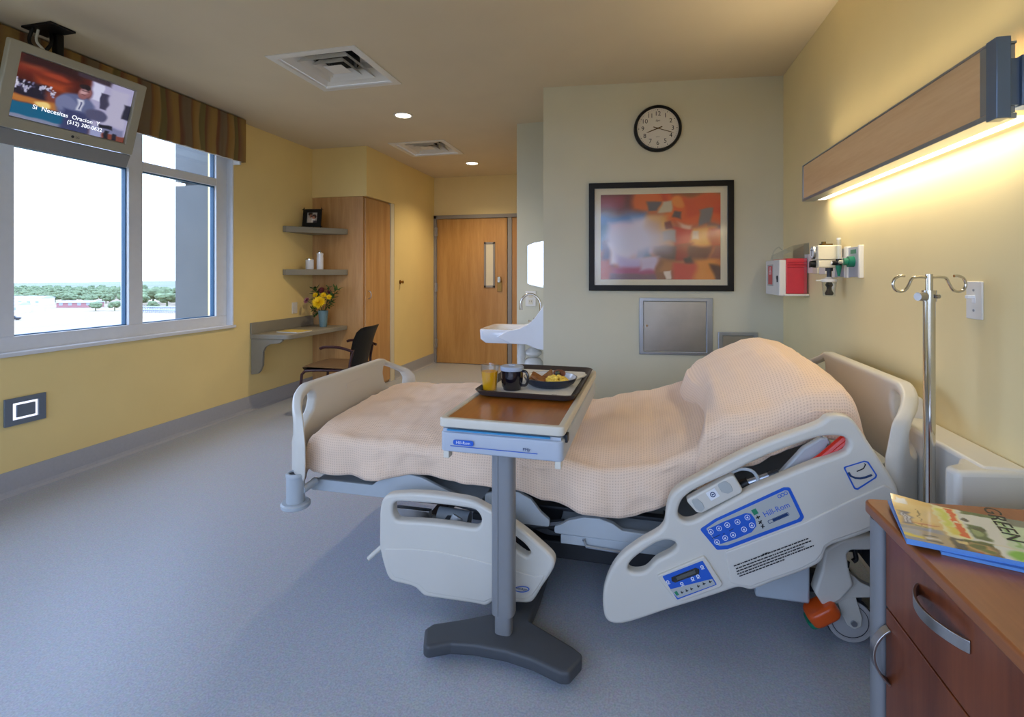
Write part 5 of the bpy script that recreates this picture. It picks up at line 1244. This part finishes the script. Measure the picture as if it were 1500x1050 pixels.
# ---- breakfast tray and everything on it
ty = thing('food_tray', 'dark brown serving tray at the far end of the overbed table', 'tray', (-.42, 2.18, TZ))
KM = TM @ Matrix.Translation((.0, .305, TZ+.001))
tw, tL = .198, .60
def trr(k, z, r=.05): return [Vector((x, y, z)) for x, y in rrect(-tw+k, k, tw-k, tL-k, r, 6)]
part('dish', MB(KM).loft([trr(.022, 0), trr(.012, .001), trr(.0, .018), trr(-.002, .021), trr(.002, .023), trr(.008, .020), trr(.02, .005), trr(.026, .0035)]), M['tray'], ty)
pmx = KM @ Matrix.Translation((0, 0, .0042))
mtn = thing('placemat', 'white printed paper placemat lying in the brown tray', 'placemat', (KM @ Vector((0, .30, .0045))))
part('sheet', MB(KM).prism(rrect(-tw+.03, .03, tw-.03, tL-.03, .03), .0042, .0050), M['paper'], mtn)
pk = MB(KM)
for k, (x, y, w) in enumerate(((.10, .07, .03), (.105, .082, .02), (.09, .06, .02))): pk.box(x-w/2, y, .0050, x+w/2, y+.003, .0053)
part('print', pk, M['ink'], mtn)
def gl(u, v, z): return at_z(u, v, z)
g0 = gl(716, 573, TZ+.007); g0.y += .012
jg = thing('juice_glass', 'clear tumbler of orange juice at the tray front', 'glass', (g0.x, g0.y, TZ+.0062))
zz = TZ+.0066
part('tumbler', MB().lathe([(.0275, 0), (.0285, .002), (.0362, .104), (.0350, .104), (.0274, .006), (.002, .006)], (g0.x, g0.y, zz), 32), M['tumbler'], jg)
part('juice', MB().lathe([(.001, .007), (.0268, .007), (.0322, .078), (.001, .078)], (g0.x, g0.y, zz), 32), M['juice'], jg)
m0 = gl(749, 571, TZ+.007); m0.y += .012
mg = thing('mug', 'glossy black mug with a pale lid beside the juice glass', 'mug', (m0.x, m0.y, zz))
part('body', MB().lathe([(.033, 0), (.036, .002), (.036, .008), (.041, .016), (.0445, .05), (.045, .085), (.043, .085), (.041, .02)], (m0.x, m0.y, zz), 36), M['mug'], mg)
hx = MB().tube(spl([(m0.x+.041, m0.y-.008, zz+.078), (m0.x+.062, m0.y-.014, zz+.074), (m0.x+.070, m0.y-.016, zz+.048), (m0.x+.060, m0.y-.014, zz+.024), (m0.x+.041, m0.y-.008, zz+.020)]), .0052, n=10)
part('handle', hx, M['mug'], mg)
part('lid', MB().lathe([(.0462, .078), (.0475, .080), (.0475, .092), (.044, .095), (.030, .094), (.012, .097), (.001, .0975)], (m0.x, m0.y, zz), 36).box(m0.x-.012, m0.y-.004, zz+.096, m0.x+.014, m0.y+.004, zz+.100), M['lid'], mg)
p0 = Vector((*(KM @ Vector((.058, .245, 0))).xy, 0))
dp = thing('plate', 'round black-sided deep plate with a white inside holding breakfast', 'plate', (p0.x, p0.y, zz))
part('outer_shell', MB().lathe([(.075, 0), (.08, .001), (.100, .014), (.110, .032), (.112, .036), (.110, .037), (.107, .033)], (p0.x, p0.y, zz), 48, cap=False), M['bowl_out'], dp)
part('inner_plate', MB().lathe([(.001, .010), (.085, .010), (.100, .022), (.1085, .0365), (.107, .0365), (.098, .02)], (p0.x, p0.y, zz), 48, cap=False), M['white_gloss'], dp)
fz = zz+.0145
def toast(dx, dy, rz, tilt, label):
    q = Matrix.Translation((p0.x+dx, p0.y+dy, fz+.016)) @ Matrix.Rotation(rz, 4, 'Z') @ Matrix.Rotation(tilt, 4, 'X')
    solo('toast', MB(q).prism(fillet([(-.042, -.03), (.042, -.03), (0, .042)], .006), -.005, .006), M['toast'], label, 'toast', bevel=.002)
toast(-.062, .0, .5, .35, 'triangle of browned toast at the left edge of the plate')
toast(-.012, .018, -.4, .7, 'triangle of browned toast propped highest in the middle of the plate')
toast(-.04, -.035, 1.4, .25, 'triangle of browned toast lying lowest beside the scrambled eggs')
rnd = random.Random(5); eg = MB()
for k in range(46):
    a = rnd.uniform(0, 2*PI); r = .042*math.sqrt(rnd.random()); eg.ball((p0.x+.032+r*math.cos(a)*1.05, p0.y-.030+r*math.sin(a)*.8, fz+.008+.026*max(0, 1-(r/.042)**1.5)*rnd.uniform(.7, 1)), rnd.uniform(.008, .013), 8, 6, (1, 1, .75), .2, rnd)
solo('scrambled_eggs', eg, M['egg'], 'heap of yellow scrambled eggs at the front of the plate', 'eggs')
solo('sausage', MB().tube(spl([(p0.x+.005, p0.y+.05, fz+.022), (p0.x+.03, p0.y+.055, fz+.030), (p0.x+.055, p0.y+.045, fz+.024)]), [.006]+[.012]*11+[.006], n=12), M['sausage'], 'browned sausage garnish behind the scrambled eggs', 'sausage')
solo('grape', MB().ball((p0.x+.026, p0.y+.03, fz+.03), .011), M['grape'] if 'grape' in M else M.setdefault('grape', mat('grape', rgb(60, 66, 52), .3)), 'dark round grape resting against the sausage garnish', 'fruit')
cu = KM @ Matrix.Translation((.148, .40, .0085)) @ Matrix.Rotation(1.2, 4, 'Z')
solo('napkin_roll', MB(cu).box(-.055, -.022, 0, .055, .022, .012), M['paper'], 'folded white paper napkin right of the plate on the tray', 'napkin', bevel=.004)

# ================================================================== IV POLE
iv = thing('iv_pole', 'chrome IV pole with two curled hooks standing behind the bedside cabinet', 'iv pole', (.872, 1.826, .30))
ix, iy = .872, 1.826
part('tube', MB().cyl((ix, iy, .10), (ix, iy, 1.235), .0155, n=24), M['chrome'], iv)
part('collar', MB().cyl((ix, iy, 1.228), (ix, iy, 1.262), .0185, n=24), M['chrome'], iv)
part('clamp_knob', MB().cyl((ix-.016, iy-.01, 1.243), (ix-.040, iy-.02, 1.243), .013, n=14).cyl((ix+.01, iy-.017, 1.244), (ix+.014, iy-.026, 1.244), .006, n=10), M['steel'], iv)
part('inner_rod', MB().cyl((ix, iy, 1.255), (ix, iy, 1.312), .0095, n=16), M['chrome'], iv)
hd_ = Vector((.985, .17, 0)).normalized()
def hk(s):
    pts = [(0, 0, 1.302), (.035, 0, 1.303), (.050, 0, 1.298), (.060, 0, 1.278), (.070, 0, 1.263), (.085, 0, 1.258), (.100, 0, 1.264), (.106, 0, 1.28), (.100, 0, 1.298), (.085, 0, 1.306), (.072, 0, 1.306)]
    return spl([(ix+hd_.x*s*a, iy+hd_.y*s*a, z) for a, _, z in pts], 5)
for s in (-1, 1): part('hook', MB().tube(hk(s), .0042, n=10), M['chrome'], iv)

# ================================================================== BEDSIDE CABINET
nx0, ny0, nz = .548, 1.452, .75
ns = thing('bedside_cabinet', 'cherry-wood bedside cabinet with arched metal handles beside the bed', 'cabinet', (.77, 1.05, 0))
cpl = fillet([(nx0, ny0, .03), (nx0+.45, ny0+.03, .01), (nx0+.45, .62, .01), (nx0+.003, .62, .01)], .01, 6)
part('top', MB().prism(cpl, nz-.028, nz), M['wood_cherry_top'], ns, bevel=.006, seg=3)
part('body', MB().box(nx0+.042, .64, .07, nx0+.44, ny0-.05, nz-.029), M['wood_cherry'], ns, bevel=.002)
part('plinth', MB().box(nx0+.05, .66, .0, nx0+.43, ny0-.06, .07), M['black'], ns)
part('corner_post', MB().lathe([(.021, 0), (.021, nz-.03)], (nx0+.020, ny0-.045, .0), 24, (0, 0, 1), .8, 1.2), M['post_grey'], ns)
dz = at_x(1286, 876, nx0+.018).z
fx = nx0+.022
dr = part('drawer', MB().box(fx, .655, dz+.003, fx+.02, ny0-.075, nz-.034), M['wood_cherry'], ns, bevel=.0015)
dl_ = part('door', MB().box(fx, .655, .08, fx+.02, ny0-.075, dz-.002), M['wood_cherry'], ns, bevel=.0015)
def arch(p, q, h, nm, par):
    p = Vector(p); q = Vector(q); pts = [p.lerp(q, i/18)+Vector((-h*math.sin(PI*i/18)**.75, 0, 0)) for i in range(19)]
    d = (q-p).normalized(); wv = Vector((1, 0, 0)).cross(d)*.0115; rings = []
    for i, c in enumerate(pts):
        tdir = (pts[min(i+1, 18)]-pts[max(i-1, 0)]).normalized(); nn = tdir.cross(wv).normalized()*.0025
        rings.append([c-wv-nn, c+wv-nn, c+wv+nn, c-wv+nn])
    part(nm, MB().loft(rings), M['steel'], par, bevel=.001)
h0 = at_x(1345, 866, fx); h1_ = at_x(1422, 944, fx); zh = (h0.z+h1_.z)/2
arch((fx, h0.y, zh), (fx, h1_.y, zh), .034, 'handle', dr)
g0_ = at_x(1302, 920, fx); g1_ = at_x(1306, 1006, fx)
arch((fx, g0_.y, g0_.z), (fx, g0_.y, g1_.z), .034, 'handle', dl_)

# magazines
def mag_geo(z, off, rz, mxx=None): return Matrix.Translation((off[0], off[1], z)) @ Matrix.Rotation(rz, 4, 'Z')
c0 = at_z(1327, 793, nz+.014); c1 = at_z(1319, 725, nz+.014); c2 = at_z(1500, 829, nz+.014)
ang = math.atan2(c2.y-c0.y, c2.x-c0.x)
def magazine(z, dx, dy, rz, label, face, w=.285, h=.215, t=.006):
    q = mag_geo(z, (c0.x+dx, c0.y+dy), rz)
    r = thing('magazine', label, 'magazine', (q @ Vector((w/2, h/2, 0))), 0, 'magazines on the bedside cabinet')
    part('pages', MB(q).box(.001, .0015, 0, w-.002, h-.002, t), M['magblue'], r)
    if face is None: part('cover', MB(q).box(0, 0, t, w, h, t+.0006), M['magblue'], r)
    return r, q, w, h, t
magazine(nz+.0006, .055, -.012, ang-.03, 'bottom magazine of the stack on the bedside cabinet, blue edges showing', None)
magazine(nz+.0074, .002, .003, ang+.03, 'middle magazine of the stack on the bedside cabinet, corner poking out at left', None)
r, q, w, h, t = magazine(nz+.0142, .0, .0, ang, 'top magazine with GREEN on its cover, on the bedside cabinet', 1)
mops = [('r', -.1, -.1, .27, 1.1, (228, 190, 116), .02), ('r', .0, .5, .27, .9, (236, 206, 138), .1), ('r', -.1, -.02, .25, .34, (150, 152, 160), .06), ('e', .10, .16, .16, .09, (226, 206, 80), .3), ('e', .08, .19, .11, .06, (176, 176, 182), .3), ('r', .11, -.1, .27, .26, (182, 164, 134), .05), ('r', .12, .04, .22, .07, (96, 92, 84), .01), ('r', .13, .10, .21, .12, (228, 224, 214), .01), ('r', .12, .15, .2, .17, (96, 92, 84), .01),
        ('r', .03, .87, .11, .97, (226, 224, 216), .01), ('r', .02, .36, .09, .68, (112, 112, 130), .04), ('r', .03, .4, .045, .64, (216, 218, 228), .008), ('r', .06, .4, .075, .62, (216, 218, 228), .008), ('r', .145, .34, .152, .8, (120, 100, 50), .006), ('r', .08, .42, .24, .435, (190, 110, 60), .01), ('r', .09, .35, .2, .365, (90, 120, 60), .008),
        ('r', .27, .27, .44, 1.1, (238, 232, 176), .02), ('r', .29, .5, .34, .94, (212, 216, 96), .04), ('r', .30, .3, .36, .5, (226, 210, 90), .04), ('r', .355, .30, .395, .98, (228, 96, 40), .01), ('r', .36, .62, .39, .66, (240, 226, 190), .008), ('r', .41, .27, .62, 1.1, (222, 222, 214), .015), ('r', .43, .32, .52, .64, (84, 104, 60), .03), ('e', .47, .46, .03, .08, (150, 166, 110), .6), ('e', .5, .56, .03, .05, (48, 62, 36), .6), ('e', .445, .75, .02, .05, (70, 70, 66), .6),
        ('r', .27, -.1, .52, .25, (128, 108, 70), .02), ('r', .28, -.1, .34, .24, (84, 84, 78), .03), ('r', .31, .13, .37, .2, (224, 202, 140), .012), ('e', .32, .06, .03, .07, (58, 62, 66), .5), ('e', .43, .1, .07, .1, (196, 156, 104), .4), ('e', .42, .13, .05, .05, (92, 104, 50), .5), ('e', .46, .07, .04, .04, (110, 120, 60), .5), ('r', .36, .2, .52, .26, (74, 92, 42), .03), ('r', .37, -.1, .42, .02, (180, 90, 60), .02),
        ('r', .52, -.1, 1.1, .24, (224, 228, 224), .02), ('e', .66, .10, .09, .12, (128, 196, 60), .7), ('r', .62, .26, 1.1, 1.1, (200, 220, 182), .03), ('r', .66, .3, .68, .9, (150, 196, 120), .02), ('r', .44, .92, .66, 1.1, (84, 106, 54), .03), ('r', .70, .82, 1.1, 1.1, (120, 122, 108), .04), ('r', .80, .0, 1.1, .8, (150, 190, 110), .05)]
M['mag'] = attr_mat('magazine_cover', 0, .25, .4)
tc_ = lambda u, v: .0008+.012*max(0, v-.75)**2/.06*max(0, .35-u)/.35
cov = picture('cover', q @ Matrix.Translation((0, 0, t)), w, h, 110, 80, paint((222, 216, 190), mops, 4, .025, 14), M['mag'], r, curl=tc_)
tl_ = q.inverted() @ at_z(1467, 767, nz+.021)
part('title', MB(q).text('GREEN', .042, tl_.x, tl_.y, t+.0014, -PI/2, ext=.0002, sx=1.35), M['ink'], cov)
part('barcode', MB(q).box(.008+w*.03, h*.88, t+.0012, w*.155, h*.885, t+.0016).box(.008+w*.03, h*.90, t+.0012, w*.15, h*.903, t+.0016).box(.008+w*.03, h*.92, t+.0012, w*.155, h*.923, t+.0016), M['ink'], cov)

# ================================================================== OUTSIDE
G = -14.0
struct('exterior_ground', MB().box(-900, -700, G-1, 300, 1200, G), M['field'])
struct('exterior_far_land', MB().box(-1050, -700, G-1, -420, 1600, G+.25), M['haze_land'])
struct('exterior_lawn', MB().prism([(-134, 10), (-112, 100), (-120, 140), (-40, 140), (-40, 0)], G, G+.12), M['grass'])
struct('exterior_column', MB().box(-4.60, 4.24, G, -3.89, 4.9, 2.215).box(-4.54, 4.30, 2.215, -3.89, 4.9, 2.26).box(-4.60, 4.24, 2.26, -3.89, 4.9, 6), M['concrete'])
def blob(seed, r, m):
    rnd = random.Random(seed); mb = MB()
    mb.cyl((0, 0, 0), (0, 0, r*1.0), r*.09, r*.05, n=6)
    for k in range(24):
        a = rnd.uniform(0, 2*PI); d = math.sqrt(rnd.random())*.72*r
        mb.ball((d*math.cos(a), d*math.sin(a), r*(.75+.85*rnd.random()*(1-.5*d/r))), r*rnd.uniform(.24, .42), 10, 7, (1, 1, .85), .16, rnd)
    return mb
far = [(c, k) for k in range(3) for c in (0,)]
protos = []
def ground_at(u, d): r_ = ray(u, 400); return Vector((r_[0]*d, r_[1]*d, G))
rnd = random.Random(11)
first = None
for k in range(3):
    o = solo('tree', blob(k, 6.0, None), M['tree'], 'small hazy green tree in the distant tree line beyond the field', 'tree', 'distant tree line', loc=(0, 0, 0))
    protos.append(o)
used = 0
def plant(u, d, s, label, group):
    global used
    i = used % 3
    o = protos[i] if used < 3 else protos[i].copy()
    if used >= 3: COL.objects.link(o)
    p = ground_at(u, d); o.location = p; o.rotation_euler = (0, 0, rnd.uniform(0, 6)); o.scale = (s, s, s*rnd.uniform(.75, 1.0)); o['label'] = label; o['group'] = group; used += 1
d = 268.0
while d < 500:
    u = 9+rnd.uniform(0, 14)
    while u < 188:
        plant(u, d+rnd.uniform(-.6, .6), rnd.uniform(.40, .56), 'small hazy green tree in the distant tree line beyond the field', 'distant tree line'); u += rnd.uniform(9.5, 12)*745/d
    d += 12
for row, d in enumerate((236, 256, 276)):
    for i in range(3): plant(203-17*(row % 2)+i*(13.2*745/d), d, rnd.uniform(.88, .98)+.06*row, 'taller green tree in the clump beside the concrete column', 'tree clump by the column')
for i in range(4):
    plant(140+i*28, 214, .42, 'dark tree at the near edge of the field beyond the left pane', 'trees at the field edge')
M['bldg'] = mat('building_white', rgb(220, 222, 226), .8); M['bldg2'] = mat('building_red', rgb(160, 110, 112), .8); M['roofg'] = mat('roof_grey', rgb(150, 160, 176), .7)
def shed(u, d, w, dp, hgt, m, label):
    p = ground_at(u, d); t = thing('distant_building', label, 'building', p, .3)
    part('walls', MB().box(-w/2, -dp/2, 0, w/2, dp/2, hgt), m, t, local=True)
    part('roof', MB().loft([[Vector((-w/2-.4, -dp/2-.4, hgt)), Vector((w/2+.4, -dp/2-.4, hgt)), Vector((w/2+.4, dp/2+.4, hgt)), Vector((-w/2-.4, dp/2+.4, hgt))], [Vector((-w/2, -.1, hgt+1)), Vector((w/2, -.1, hgt+1)), Vector((w/2, .1, hgt+1)), Vector((-w/2, .1, hgt+1))]]), M['roofg'], t, local=True)
    wm = MB()
    for k in range(4): wm.box(-w/2+w*(k+.3)/4, -dp/2-.05, 1, -w/2+w*(k+.7)/4, -dp/2+.05, 2.2)
    part('windows', wm, M['roofg'], t, local=True)
shed(46, 255, 16, 8, 3.6, M['bldg'], 'long low white building beyond the field at far left')
shed(22, 205, 7, 6, 3.2, M['bldg'], 'small white building nearest the left window jamb')
shed(118, 238, 16, 7, 2.2, M['bldg2'], 'low reddish building in front of the tree line')
def car(u, d, m, label):
    p = ground_at(u, d); t = thing('parked_car', label, 'car', p, .8)
    part('body', MB().box(-2.1, -.85, .3, 2.1, .85, .95), m, t, bevel=.15, local=True)
    part('cabin', MB().loft([[Vector((-1.4, -.8, .95)), Vector((1.1, -.8, .95)), Vector((1.1, .8, .95)), Vector((-1.4, .8, .95))], [Vector((-1.0, -.65, 1.5)), Vector((.6, -.65, 1.5)), Vector((.6, .65, 1.5)), Vector((-1.0, .65, 1.5))]]), M['dark_metal'], t, local=True)
    for x in (-1.3, 1.3):
        for y in (-.86, .86): part('wheel', MB().cyl((x, y-.1, .33), (x, y+.1, .33), .33, n=12), M['rubber'], t, local=True)
car(18, 170, M['dark_metal'], 'dark parked car nearest the left window jamb')
car(20, 228, M['blue_alu'], 'grey parked car just behind the small white building')
fm = MB(); a = ground_at(196, 206); b_ = ground_at(262, 202)
for i in range(24):
    p = a.lerp(b_, i/23); fm.cyl((p.x, p.y, G), (p.x, p.y, G+2.6), .18, n=6)
d_ = (b_-a)
for z in (1.0, 2.3): fm.tube([(a.x, a.y, G+z), (b_.x, b_.y, G+z)], .3, n=5)
solo('field_fence', fm, M['roofg'], 'pale fence running below the tree clump beyond the field', 'fence')

# ================================================================== LIGHT, SKY, CAMERA
wld = bpy.data.worlds.new('sky'); SC.world = wld; wld.use_nodes = True
nt = wld.node_tree; bg = nt.nodes['Background']
tcw = nt.nodes.new('ShaderNodeTexCoord'); ns_ = nt.nodes.new('ShaderNodeTexNoise'); ns_.inputs['Scale'].default_value = 3.5; ns_.inputs['Detail'].default_value = 5
nt.links.new(tcw.outputs['Generated'], ns_.inputs['Vector'])
crw = nt.nodes.new('ShaderNodeValToRGB'); e = crw.color_ramp.elements
e[0].position = .4; e[1].position = .62; e[0].color = (.47, .62, 1.0, 1); e[1].color = (.60, .72, 1.0, 1)
nt.links.new(ns_.outputs['Fac'], crw.inputs['Fac']); nt.links.new(crw.outputs['Color'], bg.inputs['Color'])
bg.inputs['Strength'].default_value = SKY
def portal(loc, rot, sx, sy):
    o = light('window_portal', None, loc, 'AREA', 1, (1, 1, 1), rot, shape='RECTANGLE', size=sx, size_y=sy)
    o.data.cycles.is_portal = True; return o
portal((XL-.30, (WY0+WY1)/2, (WZ0+WZ1)/2), (0, -PI/2, 0), WZ1-WZ0, WY1-WY0)
portal(((RW0+RW1)/2, YB-.22, (RZ0+RZ1)/2), (PI/2, 0, 0), RW1-RW0, RZ1-RZ0)
cam = bpy.data.cameras.new('camera'); co = bpy.data.objects.new('camera', cam); COL.objects.link(co); SC.camera = co
co.location = (0, 0, EYE); co.rotation_euler = (PI/2, 0, YAW)
cam.sensor_fit = 'HORIZONTAL'; cam.sensor_width = 36; cam.lens = 36*FPX/1500
cam.shift_x = 0; cam.shift_y = -(525-HOR)/1500
cam.clip_start = .05; cam.clip_end = 3000
SC.view_settings.view_transform = 'Standard'; SC.view_settings.look = 'None'
SC.view_settings.exposure = EXPO; SC.view_settings.gamma = 1; SC.view_settings.use_curve_mapping = False
SC.cycles.max_bounces = 10; SC.cycles.diffuse_bounces = 6; SC.cycles.transparent_max_bounces = 12; SC.cycles.sample_clamp_indirect = 6
SC.cycles.caustics_reflective = False; SC.cycles.caustics_refractive = False
